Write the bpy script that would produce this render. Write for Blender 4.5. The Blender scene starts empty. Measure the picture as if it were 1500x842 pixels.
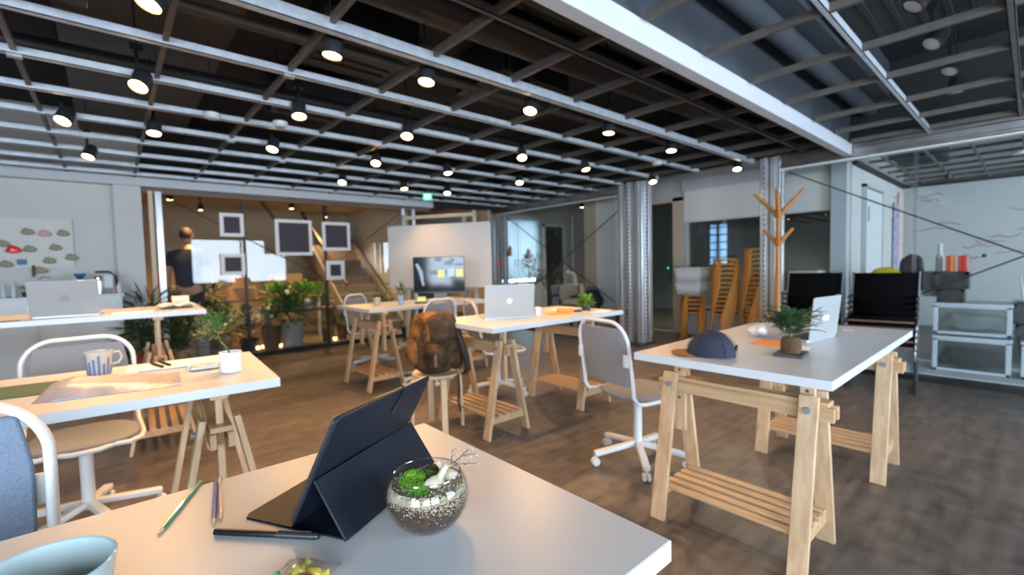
import bpy, bmesh, math, random
from mathutils import Vector, Matrix, Euler, noise
random.seed(7)
PI = math.pi
C = bpy.context.scene.collection
S = bpy.context.scene

# ------------------------------------------------------------------ camera
def make_camera():
    f, yaw, pitch, roll = 669.1, 0.71878, -0.0494740, -0.0233887
    F = Vector((math.sin(yaw)*math.cos(pitch), math.cos(yaw)*math.cos(pitch), math.sin(pitch)))
    R = Vector((math.cos(yaw), -math.sin(yaw), 0)); U = R.cross(F)
    R2 = math.cos(roll)*R + math.sin(roll)*U; U2 = -math.sin(roll)*R + math.cos(roll)*U
    cd = bpy.data.cameras.new('camera'); co = bpy.data.objects.new('camera', cd); C.objects.link(co)
    m = Matrix((R2, U2, -F)).transposed().to_4x4(); m.translation = Vector((0, 0, 1.25))
    co.matrix_world = m
    cd.sensor_width = 36; cd.lens = f/1500*36; cd.clip_start = .05
    cd.dof.use_dof = True; cd.dof.focus_distance = .80; cd.dof.aperture_fstop = 3.4
    S.camera = co
make_camera()

# ------------------------------------------------------------------ world (daylight seen only through the windows)
W = bpy.data.worlds.new('world'); S.world = W; W.use_nodes = True
bg = W.node_tree.nodes['Background']; bg.inputs[0].default_value = (.70, .85, 1, 1); bg.inputs[1].default_value = 19.0

def portal(x, y, z, w, h, rot):
    l = bpy.data.lights.new('window_portal', 'AREA'); l.shape = 'RECTANGLE'; l.size = w; l.size_y = h
    l.cycles.is_portal = True
    o = bpy.data.objects.new('window_portal', l); o.location = (x, y, z); o.rotation_euler = rot; C.objects.link(o)
REAR = [(-3.2, -1.3), (-1.1, .45), (1.95, 4.85)]     # window openings of the rear wall (x ranges)
for a, b in REAR: portal((a+b)/2, -3.02, 1.6, b-a, 1.5, (PI/2, 0, 0))
portal(-4.02, -1.72, 1.55, 2.0, 2.2, (0, -PI/2, 0))  # portal of the unseen left wall opening, added for extra daylight
portal(9.2, -3.02, 1.6, 2.0, 1.5, (PI/2, 0, 0))
portal(7.37, 8.25, 1.55, 1.35, 1.5, (-PI/2, 0, 0))
S.view_settings.view_transform = 'Standard'; S.view_settings.look = 'None'
S.view_settings.gamma = 1; S.view_settings.use_curve_mapping = False
S.view_settings.exposure = 0.47
S.cycles.max_bounces = 8; S.cycles.transparent_max_bounces = 16
S.cycles.sample_clamp_indirect = 6

# ------------------------------------------------------------------ materials
def mat(name, col, rough=.5, metal=0, spec=.5, noise_amt=0, scale=8, bump=0, stretch=None, col2=None, emit=None, alpha=None, trans=0, coat=0, sheen=0):
    m = bpy.data.materials.new(name); m.use_nodes = True
    nt = m.node_tree; b = nt.nodes['Principled BSDF']
    b.inputs['Base Color'].default_value = (*col, 1); b.inputs['Roughness'].default_value = rough
    b.inputs['Metallic'].default_value = metal; b.inputs['Specular IOR Level'].default_value = spec
    b.inputs['Coat Weight'].default_value = coat; b.inputs['Sheen Weight'].default_value = sheen
    if trans: b.inputs['Transmission Weight'].default_value = trans
    if alpha is not None: b.inputs['Alpha'].default_value = alpha
    if emit: b.inputs['Emission Color'].default_value = (*emit[0], 1); b.inputs['Emission Strength'].default_value = emit[1]
    if noise_amt or bump or col2:
        tc = nt.nodes.new('ShaderNodeTexCoord'); mp = nt.nodes.new('ShaderNodeMapping')
        if stretch: mp.inputs['Scale'].default_value = stretch
        nz = nt.nodes.new('ShaderNodeTexNoise'); nz.inputs['Scale'].default_value = scale; nz.inputs['Detail'].default_value = 5
        nt.links.new(tc.outputs['Object'], mp.inputs[0]); nt.links.new(mp.outputs[0], nz.inputs['Vector'])
        if noise_amt or col2:
            r = nt.nodes.new('ShaderNodeValToRGB')
            c2 = col2 or tuple(c*(1-noise_amt) for c in col)
            r.color_ramp.elements[0].color = (*c2, 1); r.color_ramp.elements[1].color = (*col, 1)
            r.color_ramp.elements[0].position = .35; r.color_ramp.elements[1].position = .65
            nt.links.new(nz.outputs['Fac'], r.inputs[0]); nt.links.new(r.outputs[0], b.inputs['Base Color'])
        if bump:
            bp = nt.nodes.new('ShaderNodeBump'); bp.inputs['Strength'].default_value = bump; bp.inputs['Distance'].default_value = .01
            nt.links.new(nz.outputs['Fac'], bp.inputs['Height']); nt.links.new(bp.outputs[0], b.inputs['Normal'])
    return m

def floor_material():
    m = bpy.data.materials.new('vinyl_floor'); m.use_nodes = True; nt = m.node_tree; b = nt.nodes['Principled BSDF']
    L = nt.links.new; N = nt.nodes.new
    tc = N('ShaderNodeTexCoord'); mp = N('ShaderNodeMapping'); L(tc.outputs['Object'], mp.inputs[0])
    br = N('ShaderNodeTexBrick'); br.inputs['Scale'].default_value = 1; br.inputs['Mortar Size'].default_value = .0015
    br.inputs['Brick Width'].default_value = 1.2; br.inputs['Row Height'].default_value = .3
    br.inputs['Color1'].default_value = (.092, .074, .062, 1); br.inputs['Color2'].default_value = (.124, .101, .084, 1); br.inputs['Mortar'].default_value = (.09, .075, .062, 1)
    L(mp.outputs[0], br.inputs['Vector'])
    m2 = N('ShaderNodeMapping'); m2.inputs['Scale'].default_value = (1.2, 9, 1); L(tc.outputs['Object'], m2.inputs[0])
    nz = N('ShaderNodeTexNoise'); nz.inputs['Scale'].default_value = 2.0; nz.inputs['Detail'].default_value = 8; L(m2.outputs[0], nz.inputs['Vector'])
    n2 = N('ShaderNodeTexNoise'); n2.inputs['Scale'].default_value = 9; n2.inputs['Detail'].default_value = 6; L(tc.outputs['Object'], n2.inputs['Vector'])
    mx = N('ShaderNodeMix'); mx.data_type = 'RGBA'; mx.blend_type = 'MULTIPLY'; mx.inputs[0].default_value = .8
    r = N('ShaderNodeValToRGB'); r.color_ramp.elements[0].color = (.45, .43, .42, 1); r.color_ramp.elements[1].color = (1.35, 1.35, 1.35, 1)
    r.color_ramp.elements[0].position = .36; r.color_ramp.elements[1].position = .62
    ad = N('ShaderNodeMath'); ad.operation = 'MULTIPLY_ADD'; ad.inputs[1].default_value = .5; L(nz.outputs['Fac'], ad.inputs[0])
    hf = N('ShaderNodeMath'); hf.operation = 'MULTIPLY'; hf.inputs[1].default_value = .5; L(n2.outputs['Fac'], hf.inputs[0]); L(hf.outputs[0], ad.inputs[2])
    L(ad.outputs[0], r.inputs[0]); L(br.outputs['Color'], mx.inputs[6]); L(r.outputs[0], mx.inputs[7]); L(mx.outputs[2], b.inputs['Base Color'])
    b.inputs['Roughness'].default_value = .42; b.inputs['Specular IOR Level'].default_value = .45
    bp = N('ShaderNodeBump'); bp.inputs['Strength'].default_value = .12; bp.inputs['Distance'].default_value = .01
    L(n2.outputs['Fac'], bp.inputs['Height']); L(bp.outputs[0], b.inputs['Normal'])
    return m

def wood_material(name, c1, c2, axis='Y', rough=.5):
    m = bpy.data.materials.new(name); m.use_nodes = True; nt = m.node_tree; b = nt.nodes['Principled BSDF']
    L = nt.links.new; N = nt.nodes.new
    tc = N('ShaderNodeTexCoord'); mp = N('ShaderNodeMapping')
    mp.inputs['Scale'].default_value = {'X': (1.5, 22, 22), 'Y': (22, 1.5, 22), 'Z': (22, 22, 1.5)}[axis]
    L(tc.outputs['Object'], mp.inputs[0])
    nz = N('ShaderNodeTexNoise'); nz.inputs['Scale'].default_value = 1.6; nz.inputs['Detail'].default_value = 4; nz.inputs['Distortion'].default_value = .6
    L(mp.outputs[0], nz.inputs['Vector'])
    r = N('ShaderNodeValToRGB'); r.color_ramp.elements[0].color = (*c1, 1); r.color_ramp.elements[1].color = (*c2, 1)
    r.color_ramp.elements[0].position = .3; r.color_ramp.elements[1].position = .7
    L(nz.outputs['Fac'], r.inputs[0]); L(r.outputs[0], b.inputs['Base Color']); b.inputs['Roughness'].default_value = rough
    return m

def glass_material(name, tint=(.93, .96, .96), refl=.024, rough=0.0):
    m = bpy.data.materials.new(name); m.use_nodes = True; nt = m.node_tree
    for n in list(nt.nodes): nt.nodes.remove(n)
    N = nt.nodes.new; L = nt.links.new
    out = N('ShaderNodeOutputMaterial'); t = N('ShaderNodeBsdfTransparent'); t.inputs[0].default_value = (*tint, 1)
    g = N('ShaderNodeBsdfGlossy'); g.inputs['Roughness'].default_value = rough
    fr = N('ShaderNodeLayerWeight'); fr.inputs[0].default_value = .5
    pw = N('ShaderNodeMath'); pw.operation = 'POWER'; pw.inputs[1].default_value = 5; L(fr.outputs['Facing'], pw.inputs[0])
    ad = N('ShaderNodeMath'); ad.operation = 'MULTIPLY_ADD'; ad.inputs[1].default_value = 1-refl; ad.inputs[2].default_value = refl; ad.use_clamp = True
    L(pw.outputs[0], ad.inputs[0])
    mx = N('ShaderNodeMixShader'); L(ad.outputs[0], mx.inputs[0]); L(t.outputs[0], mx.inputs[1]); L(g.outputs[0], mx.inputs[2]); L(mx.outputs[0], out.inputs[0])
    return m

def translucent_material(name, col, mixf=.5):
    m = bpy.data.materials.new(name); m.use_nodes = True; nt = m.node_tree
    for n in list(nt.nodes): nt.nodes.remove(n)
    N = nt.nodes.new; L = nt.links.new
    out = N('ShaderNodeOutputMaterial'); t = N('ShaderNodeBsdfTranslucent'); t.inputs[0].default_value = (*col, 1)
    d = N('ShaderNodeBsdfDiffuse'); d.inputs[0].default_value = (*col, 1)
    mx = N('ShaderNodeMixShader'); mx.inputs[0].default_value = mixf
    L(t.outputs[0], mx.inputs[1]); L(d.outputs[0], mx.inputs[2]); L(mx.outputs[0], out.inputs[0])
    return m

M = dict(
    floor=floor_material(),
    plaster=mat('white_plaster', (.56, .54, .52), .75, noise_amt=.05, scale=2),
    warmwall=mat('cream_plaster', (.50, .40, .28), .8, noise_amt=.08, scale=2),
    trim=mat('pale_trim', (.46, .48, .50), .5),
    slab=mat('dark_painted_slab', (.016, .017, .020), .75, noise_amt=.4, scale=1.5, bump=.3),
    slabg=mat('blue_grey_slab', (.060, .070, .088), .75, noise_amt=.35, scale=1.2, bump=.3),
    duct=mat('black_duct', (.018, .019, .022), .45, noise_amt=.3, scale=4),
    ductb=mat('brown_duct', (.05, .036, .026), .5, noise_amt=.3, scale=4),
    beam=mat('white_beam_paint', (.50, .51, .55), .45, noise_amt=.04, scale=2),
    rail=mat('galvanised_rail', (.56, .60, .66), .38, metal=.35, noise_amt=.15, scale=18),
    crossrail=mat('dark_cross_rail', (.11, .095, .085), .5, metal=.3, noise_amt=.2, scale=10),
    galv=mat('galvanised_steel', (.66, .68, .71), .26, metal=.6, noise_amt=.3, scale=6, stretch=(3, 3, .25)),
    galvb=mat('galvanised_header_steel', (.50, .49, .48), .28, metal=1, noise_amt=.25, scale=6),
    hole=mat('punched_hole_dark', (.05, .05, .05), .8),
    holel=mat('punched_tab_bright', (.85, .87, .9), .3, metal=.6),
    black=mat('black_metal', (.008, .008, .009), .4, spec=.35),
    blackp=mat('black_plastic', (.022, .022, .025), .35),
    chrome=mat('chrome', (.85, .86, .88), .12, metal=1),
    glass=glass_material('clear_glass'), dglass=glass_material('dark_glass', (.55, .62, .64), .07),
    fglass=glass_material('frosted_glass', (.75, .80, .80), .12, .25),
    top=mat('white_laminate', (.47, .475, .485), .36, noise_amt=.03, scale=3, spec=.32),
    topedge=mat('white_laminate_edge', (.52, .54, .57), .35),
    pineY=wood_material('pine_wood', (.40, .24, .12), (.54, .36, .20), 'Y'),
    pineZ=wood_material('pine_wood_leg', (.43, .27, .15), (.57, .40, .25), 'Z'),
    birch=wood_material('birch_plywood', (.60, .42, .24), (.72, .54, .34), 'Z'),
    orangewood=wood_material('amber_beech', (.46, .185, .03), (.66, .31, .065), 'Z'),
    tree=wood_material('amber_tree_wood', (.27, .105, .022), (.38, .165, .04), 'Z'),
    brownwood=wood_material('brown_walnut', (.085, .042, .022), (.145, .078, .04), 'X'),
    whitem=mat('white_powder_metal', (.62, .62, .62), .32, spec=.5),
    fabg=mat('grey_fabric', (.225, .225, .24), .92, noise_amt=.14, scale=220, bump=.25),
    fabb=mat('blue_grey_fabric', (.15, .19, .26), .95, noise_amt=.2, scale=160, bump=.3),
    mesh=mat('black_mesh_fabric', (.004, .004, .005), .95, spec=.04, noise_amt=.3, scale=200),
    alu=mat('silver_aluminium', (.42, .43, .445), .38, metal=.5),
    logo=mat('mirror_logo', (.36, .36, .38), .3, metal=.4),
    logow=mat('pale_logo', (.93, .93, .95), .3),
    screen=mat('dark_glass_screen', (.006, .009, .016), .08, spec=.35),
    paper=mat('white_paper', (.80, .79, .77), .8), paperw=mat('cream_paper', (.78, .68, .54), .8),
    orange=mat('orange_paper', (.90, .24, .03), .6), yellow=mat('yellow_sticky_paper', (.80, .82, .32), .7),
    cyan=mat('blue_sticky_paper', (.50, .72, .85), .7), red=mat('red_plastic', (.62, .03, .02), .4), redc=mat('red_cloth', (.75, .04, .03), .8),
    pink=mat('dusty_pink_cloth', (.62, .36, .32), .85), greencard=mat('dark_green_card', (.022, .075, .038), .7, noise_amt=.1, scale=30),
    pencilg=mat('green_lacquer', (.02, .27, .09), .22, coat=.6), woodtip=mat('sharpened_wood', (.62, .42, .22), .6), leadg=mat('green_lead', (.01, .12, .05), .5),
    glitb=mat('blue_glitter', (.02, .04, .22), .25, metal=.3, col2=(.12, .16, .40), scale=500),
    glits=mat('silver_glitter', (.55, .48, .48), .2, metal=.8, col2=(.9, .85, .82), scale=700),
    leather=mat('navy_black_leather', (.007, .011, .020), .5, spec=.32, noise_amt=.2, scale=300, bump=.22),
    leatherb=mat('brown_black_lining', (.020, .011, .006), .6, spec=.25, noise_amt=.35, scale=300, bump=.08),
    soil=mat('brown_soil', (.075, .036, .018), .95, col2=(.03, .014, .008), scale=140, bump=1),
    gravel=mat('cream_gravel', (.44, .37, .27), .85, col2=(.22, .17, .11), scale=90),
    moss=mat('bright_moss', (.17, .36, .015), .8, col2=(.06, .17, .01), scale=90),
    mossd=mat('dark_moss', (.045, .10, .012), .8), mossr=mat('brown_moss', (.16, .06, .03), .8),
    figw=mat('white_figurine', (.40, .34, .25), .5), figo=mat('orange_figurine_beak', (.85, .33, .04), .5),
    twig=mat('dry_twig', (.13, .06, .04), .8), bud=mat('pale_buds', (.34, .28, .29), .8),
    ceram=mat('pale_blue_ceramic', (.30, .38, .39), .12, coat=.5, spec=.6), potw=mat('white_pot_ceramic', (.72, .66, .66), .5),
    mugc=mat('cream_glaze', (.42, .37, .30), .3), mugb=mat('blue_glaze_stripe', (.10, .14, .27), .35),
    plastic=glass_material('clear_plastic_film', (.92, .92, .90), .10, .08), poly=mat('grey_poly_mailer', (.36, .31, .32), .35, noise_amt=.12, scale=14, bump=.9),
    bluetrim=mat('blue_grey_strip', (.30, .40, .58), .4),
    navy=mat('navy_cotton', (.016, .020, .040), .85, noise_amt=.25, scale=60, bump=.3), tan=mat('tan_suede', (.30, .105, .022), .8),
    canvas=mat('brown_waxed_canvas', (.085, .050, .026), .85, spec=.2, col2=(.022, .015, .010), scale=14, bump=.9),
    canvaso=mat('amber_canvas', (.27, .105, .022), .85, spec=.2, col2=(.055, .027, .012), scale=12, bump=.9),
    strap=mat('dark_strap', (.025, .018, .014), .7), buckle=mat('mauve_leather_tab', (.16, .06, .07), .6),
    leaf=mat('green_leaf', (.055, .15, .025), .5, col2=(.025, .075, .014), scale=5), leafb=mat('bright_green_leaf', (.16, .36, .03), .5, col2=(.08, .2, .02), scale=5),
    leafd=mat('deep_green_leaf', (.020, .062, .018), .5), leafy=mat('yellow_green_leaf', (.35, .34, .08), .5), flower=mat('cream_flower', (.80, .72, .48), .7),
    terra=mat('brown_clay_pot', (.17, .065, .022), .8, noise_amt=.4, scale=12), greypot=mat('grey_concrete_pot', (.36, .33, .33), .8, noise_amt=.1, scale=12),
    wicker=mat('wicker_basket', (.42, .30, .19), .85, noise_amt=.5, scale=60, bump=.8), blackpot=mat('charcoal_pot', (.03, .03, .032), .7), card=mat('brown_cardboard', (.34, .20, .10), .85),
    slate=mat('charcoal_slate', (.045, .045, .05), .6, noise_amt=.3, scale=40), root=mat('mottled_root_ball', (.085, .036, .014), .9, col2=(.06, .045, .015), scale=60, bump=1),
    board=mat('whiteboard_enamel', (.66, .62, .58), .16, spec=.6), boardg=mat('satin_grey_whiteboard', (.46, .465, .46), .55, spec=.3),
    frame=mat('white_frame', (.74, .70, .68), .5), dmesh=mat('plum_black_board', (.055, .042, .055), .75, noise_amt=.2, scale=90),
    peg=mat('cream_pegboard', (.62, .60, .56), .7), clay=mat('raw_clay', (.36, .33, .23), .9, noise_amt=.3, scale=50), blue=mat('blue_enamel', (.02, .12, .26), .5), redgl=mat('glossy_red', (.75, .03, .01), .15, coat=.8),
    cabinet=mat('white_cabinet', (.62, .64, .64), .45), concrete=mat('grey_concrete', (.17, .155, .135), .85, noise_amt=.15, scale=3, bump=.2),
    blind=mat('white_roller_blind', (.70, .66, .62), .8), jamb=mat('pale_wood_jamb', (.56, .44, .32), .6), panel=mat('pinkish_white_panel', (.72, .66, .63), .6),
    curtain=translucent_material('sheer_curtain', (.80, .88, .92), .45), box=translucent_material('frosted_storage_plastic', (.80, .80, .80), .6),
    boxg=mat('frosted_drawer_plastic', (.50, .52, .56), .35), contentp=mat('dark_magenta_fabric', (.30, .04, .09), .8), contentd=mat('charcoal_fabric', (.03, .03, .04), .8),
    skin=mat('skin', (.50, .27, .17), .6), hair=mat('brown_hair', (.04, .018, .010), .7), shirt=mat('navy_tshirt', (.018, .024, .038), .9), trousers=mat('dark_trousers', (.02, .022, .03), .9),
    lens=mat('warm_lamp_lens', (1, .9, .7), .4, emit=((1, .58, .22), 30)), lensw=mat('cool_lamp_lens', (1, 1, 1), .4, emit=((1, .9, .74), 20)), lensoff=mat('unlit_lamp_glass', (.45, .46, .48), .2),
    exitg=mat('green_exit_panel', (.02, .5, .25), .4, emit=((.02, .85, .38), .9)), exitw=mat('lit_exit_symbol', (.8, 1, .9), .4, emit=((.8, 1, .9), 1.4)),
    led=mat('green_indicator', (0, .6, .3), .4, emit=((0, 1, .4), 1.2)),
    redink=mat('red_marker', (.46, .22, .22), .6), ink=mat('grey_marker', (.44, .45, .48), .6), poster=mat('violet_print', (.22, .20, .36), .7, col2=(.50, .48, .60), scale=9), posterr=mat('red_print', (.65, .35, .30), .7, col2=(.7, .65, .6), scale=14),
    ybag=mat('yellow_vinyl', (.75, .55, .03), .5), grey=mat('mid_grey_plastic', (.20, .20, .21), .5), white=mat('matt_white', (.60, .60, .60), .6),
    candyy=mat('yellow_wrapper', (.42, .34, .05), .3), candyg=mat('green_wrapper', (.04, .28, .14), .3), candyr=mat('red_print_wrapper', (.5, .1, .05), .4),
    rug=mat('tan_rug', (.30, .22, .14), .95), wire=mat('dark_cable', (.06, .055, .05), .4, metal=.6),
)

# ------------------------------------------------------------------ mesh helpers
class MB:
    def __init__(s): s.v = []; s.f = []; s.mi = []
    def add(s, vs, fs, mi=0):
        n = len(s.v); s.v += [tuple(v) for v in vs]; s.f += [tuple(i+n for i in f) for f in fs]; s.mi += [mi]*len(fs); return s
    def box(s, x0, y0, z0, x1, y1, z1, mi=0, mtx=None):
        vs = [Vector((x, y, z)) for z in (z0, z1) for y in (y0, y1) for x in (x0, x1)]
        if mtx: vs = [mtx @ v for v in vs]
        return s.add(vs, [(0, 2, 3, 1), (4, 5, 7, 6), (0, 1, 5, 4), (2, 6, 7, 3), (0, 4, 6, 2), (1, 3, 7, 5)], mi)
    def bar(s, a, b, w, h, side=(1, 0, 0), mi=0):
        a = Vector(a); b = Vector(b); d = (b-a).normalized(); sd = Vector(side); sd = (sd - d*sd.dot(d)).normalized(); u = d.cross(sd)
        vs = []
        for p in (a, b):
            for i, j in ((-1, -1), (1, -1), (1, 1), (-1, 1)): vs.append(p + sd*(w/2*i) + u*(h/2*j))
        return s.add(vs, [(0, 3, 2, 1), (4, 5, 6, 7), (0, 1, 5, 4), (1, 2, 6, 5), (2, 3, 7, 6), (3, 0, 4, 7)], mi)
    def tube(s, pts, r, n=8, closed=False, mi=0, cap=True):
        pts = [Vector(p) for p in pts]; k = len(pts); rs = r if isinstance(r, (list, tuple)) else [r]*k
        up = None; base = len(s.v); prev = None
        for i, p in enumerate(pts):
            if closed: d = (pts[(i+1) % k]-pts[i-1]).normalized()
            elif i == 0: d = (pts[1]-p).normalized()
            elif i == k-1: d = (p-pts[-2]).normalized()
            else: d = (pts[i+1]-pts[i-1]).normalized()
            if prev is None:
                a = Vector((0, 0, 1)) if abs(d.z) < .9 else Vector((1, 0, 0)); u = d.cross(a).normalized()
            else:
                u = (prev - d*prev.dot(d)); u = u.normalized() if u.length > 1e-6 else d.orthogonal().normalized()
            prev = u; w = d.cross(u)
            for j in range(n):
                t = 2*PI*j/n; s.v.append(tuple(p + (u*math.cos(t)+w*math.sin(t))*rs[i]))
        for i in range(k if closed else k-1):
            for j in range(n):
                a = base+i*n+j; b = base+i*n+(j+1) % n; c = base+((i+1) % k)*n+(j+1) % n; d2 = base+((i+1) % k)*n+j
                s.f.append((a, b, c, d2)); s.mi.append(mi)
        if not closed and cap:
            s.f.append(tuple(base+j for j in reversed(range(n)))); s.f.append(tuple(base+(k-1)*n+j for j in range(n))); s.mi += [mi, mi]
        return s
    def lathe(s, prof, n=24, c=(0, 0, 0), mi=0, a0=0, sx=1, sy=1):
        base = len(s.v); k = len(prof)
        for r, z in prof:
            for j in range(n):
                t = a0+2*PI*j/n; s.v.append((c[0]+max(r, 1e-5)*sx*math.cos(t), c[1]+max(r, 1e-5)*sy*math.sin(t), c[2]+z))
        for i in range(k-1):
            for j in range(n):
                s.f.append((base+i*n+j, base+i*n+(j+1) % n, base+(i+1)*n+(j+1) % n, base+(i+1)*n+j)); s.mi.append(mi)
        return s
    def blob(s, c, r, n=10, m=7, mi=0, mtx=None, jit=0):
        rx, ry, rz = r if isinstance(r, (tuple, list)) else (r, r, r); base = len(s.v); c = Vector(c)
        for i in range(m+1):
            ph = PI*i/m
            for j in range(n):
                t = 2*PI*j/n; v = Vector((rx*math.sin(ph)*math.cos(t), ry*math.sin(ph)*math.sin(t), rz*math.cos(ph)))
                if jit: v *= 1+jit*noise.noise(v*40+c*9)
                if mtx: v = mtx @ v
                s.v.append(tuple(c+v))
        for i in range(m):
            for j in range(n):
                s.f.append((base+i*n+j, base+(i+1)*n+j, base+(i+1)*n+(j+1) % n, base+i*n+(j+1) % n)); s.mi.append(mi)
        return s
    def prism(s, poly, z0, z1, mtx=None, mi=0):
        n = len(poly); vs = [Vector((x, y, z0)) for x, y in poly]+[Vector((x, y, z1)) for x, y in poly]
        if mtx: vs = [mtx @ v for v in vs]
        return s.add(vs, [tuple(reversed(range(n))), tuple(range(n, 2*n))]+[(i, (i+1) % n, n+(i+1) % n, n+i) for i in range(n)], mi)
    def quad(s, a, b, c, d, mi=0): return s.add([a, b, c, d], [(0, 1, 2, 3)], mi)
    def build(s, name, m, parent=None, smooth=True, bevel=0, seg=2, sub=0, solid=0):
        me = bpy.data.meshes.new(name); me.from_pydata(s.v, [], s.f)
        for mm in (m if isinstance(m, (list, tuple)) else [m]): me.materials.append(M[mm] if isinstance(mm, str) else mm)
        if any(s.mi): me.polygons.foreach_set('material_index', s.mi)
        b = bmesh.new(); b.from_mesh(me); bmesh.ops.recalc_face_normals(b, faces=b.faces); b.to_mesh(me); b.free()
        if smooth:
            me.polygons.foreach_set('use_smooth', [True]*len(me.polygons)); me.set_sharp_from_angle(angle=math.radians(38))
        o = bpy.data.objects.new(name, me); C.objects.link(o)
        if parent: o.parent = parent
        if solid: md = o.modifiers.new('solid', 'SOLIDIFY'); md.thickness = solid; md.offset = 0
        if bevel: md = o.modifiers.new('bevel', 'BEVEL'); md.width = bevel; md.segments = seg; md.limit_method = 'ANGLE'; md.angle_limit = math.radians(40)
        if sub: md = o.modifiers.new('sub', 'SUBSURF'); md.levels = sub; md.render_levels = sub
        return o

def rrect(w, h, r, n=5):
    out = []
    for cx, cy, a in ((w/2-r, h/2-r, 0), (-w/2+r, h/2-r, 90), (-w/2+r, -h/2+r, 180), (w/2-r, -h/2+r, 270)):
        for i in range(n+1):
            t = math.radians(a+90*i/n); out.append((cx+r*math.cos(t), cy+r*math.sin(t)))
    return out
def tag(o, label=None, cat=None, group=None, kind=None):
    if label: o['label'] = label
    if cat: o['category'] = cat
    if group: o['group'] = group
    if kind: o['kind'] = kind
    return o
def thing(name, label, cat, loc=(0, 0, 0), rz=0, group=None, kind=None):
    o = bpy.data.objects.new(name, None); C.objects.link(o); o.empty_display_size = .05
    o.location = loc; o.rotation_euler = (0, 0, rz); return tag(o, label, cat, group, kind)
def struct(name, mb, m, parent=None, **k):
    o = mb.build(name, m, parent, **k)
    if not parent: o['kind'] = 'structure'
    return o
def dup(root, loc, rz, label=None, group=None):
    r = root.copy(); C.objects.link(r); r.location = loc; r.rotation_euler = (0, 0, rz)
    if label: r['label'] = label
    if group: r['group'] = group
    for ch in list(root.children):
        c = ch.copy(); C.objects.link(c); c.parent = r
        for g in list(ch.children):
            d = g.copy(); C.objects.link(d); d.parent = c
    return r
ORD = ['first', 'second', 'third', 'fourth', 'fifth', 'sixth', 'seventh', 'eighth', 'ninth', 'tenth', 'eleventh', 'twelfth', 'thirteenth', 'fourteenth', 'fifteenth', 'sixteenth']

# ================================================================== SETTING
CX = 6.05          # plane of the steel and glass partition
BY = 7.5           # plane of the far wall and far glass
struct('floor', MB().box(-6, -3.2, -.1, 14, 13, 0), 'floor', smooth=False)
struct('ceiling', MB().box(-6, -3.2, 3.2, 14, 13, 3.35), 'slab', smooth=False)
# outer shell
def wall_with_holes_x(y0, y1, x0, x1, z1, holes):   # wall along X; holes are (xa, xb, za, zb)
    b = MB(); cur = x0
    for xa, xb, za, zb in sorted(holes):
        b.box(cur, y0, 0, xa, y1, z1); b.box(xa, y0, 0, xb, y1, za); b.box(xa, y0, zb, xb, y1, z1); cur = xb
    b.box(cur, y0, 0, x1, y1, z1); return b
rear_holes = [(a, b, .85, 2.35) for a, b in REAR]+[(8.2, 10.2, .85, 2.35)]
struct('wall_rear', wall_with_holes_x(-3.2, -3.0, -4.2, 14, 3.2, rear_holes), 'plaster', smooth=False)
b = MB(); b.box(-4.2, -3, 0, -4, -2.85, 3.2); b.box(-4.2, -.6, 0, -4, BY, 3.2); b.box(-4.2, -2.85, 0, -4, -.6, .55); b.box(-4.2, -2.85, 2.55, -4, -.6, 3.2)  # the opening behind the camera is added to let in more light
struct('wall_left', b, 'plaster', smooth=False)
struct('wall_rear_blocker', MB().box(4.15, -3.2, 1.85, 4.85, -3.0, 2.35), 'plaster', smooth=False)  # unseen piece added to step the window's reflection in the far glass
wn = 0
for xa, xb, za, zb in rear_holes:
    wn += 1; b = MB()
    for x in (xa+.02, xb-.02): b.bar((x, -3.05, za), (x, -3.05, zb), .04, .06)
    b.bar((xa, -3.05, za+.02), (xb, -3.05, za+.02), .06, .04, (0, 1, 0)); b.bar((xa, -3.05, zb-.02), (xb, -3.05, zb-.02), .06, .04, (0, 1, 0))
    k = max(1, int((xb-xa)/1.0))
    for i in range(1, k+1):
        if k > 1 and i < k+0: b.bar((xa+(xb-xa)*i/k, -3.05, za), (xa+(xb-xa)*i/k, -3.05, zb), .05, .05)
    struct('window_%d' % wn, b, 'black', smooth=False)
# far wall left part (white), pilaster, trim
struct('wall_far', MB().box(-4.2, BY, 0, .33, BY+.12, 3.2), 'plaster', smooth=False)
struct('trim_1', MB().box(.06, BY-.10, 0, .33, BY, 2.34), 'plaster', bevel=.004)
struct('trim_2', MB().box(-4, BY-.14, 2.34, 4.55, BY+.02, 2.46), 'trim', bevel=.004)
struct('trim_3', MB().box(.33, BY, 2.40, CX, BY+.12, 3.2), 'slab', smooth=False)
struct('baseboard_far', MB().box(-4, BY-.03, 0, .06, BY, .08), 'trim', smooth=False)

# ---- far glass partition
gp = thing('glass_partition', None, None, (0, BY, 0)); gp['kind'] = 'structure'; gp.name = 'window_far'
MB().box(.33, -.03, 2.27, 4.55, .05, 2.40).build('header_beam', 'brownwood', gp, bevel=.004)
MB().box(.5, -.05, 0, 5.9, .05, .055).build('floor_track', 'black', gp)
for xa, xb in ((.55, 1.44), (1.48, 2.58), (2.62, 3.95), (3.99, 5.2)):
    MB().box(xa, -.004, .055, xb, .004, 2.27).build('pane', 'glass', gp, smooth=False)
for x in (1.46, 2.60): MB().box(x-.014, -.022, .05, x+.014, .022, 2.27).build('mullion', 'black', gp)
for x, w, m in ((.42, .05, 'jamb'), (.50, .07, 'galv'), (3.97, .06, 'galv'), (4.18, .06, 'galv'), (5.3, .10, 'galv'), (5.55, .10, 'galv')):
    MB().box(x-w/2, -.06, .05, x+w/2, .03, 2.30).build('post', m, gp, bevel=.003)
MB().tube([(.55, -.02, 2.25), (3.9, -.02, .35)], .006, 6).build('brace_cable', 'wire', gp)
MB().tube([(3.9, -.02, 2.2), (1.5, -.02, .4)], .006, 6).build('brace_cable', 'wire', gp)

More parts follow.
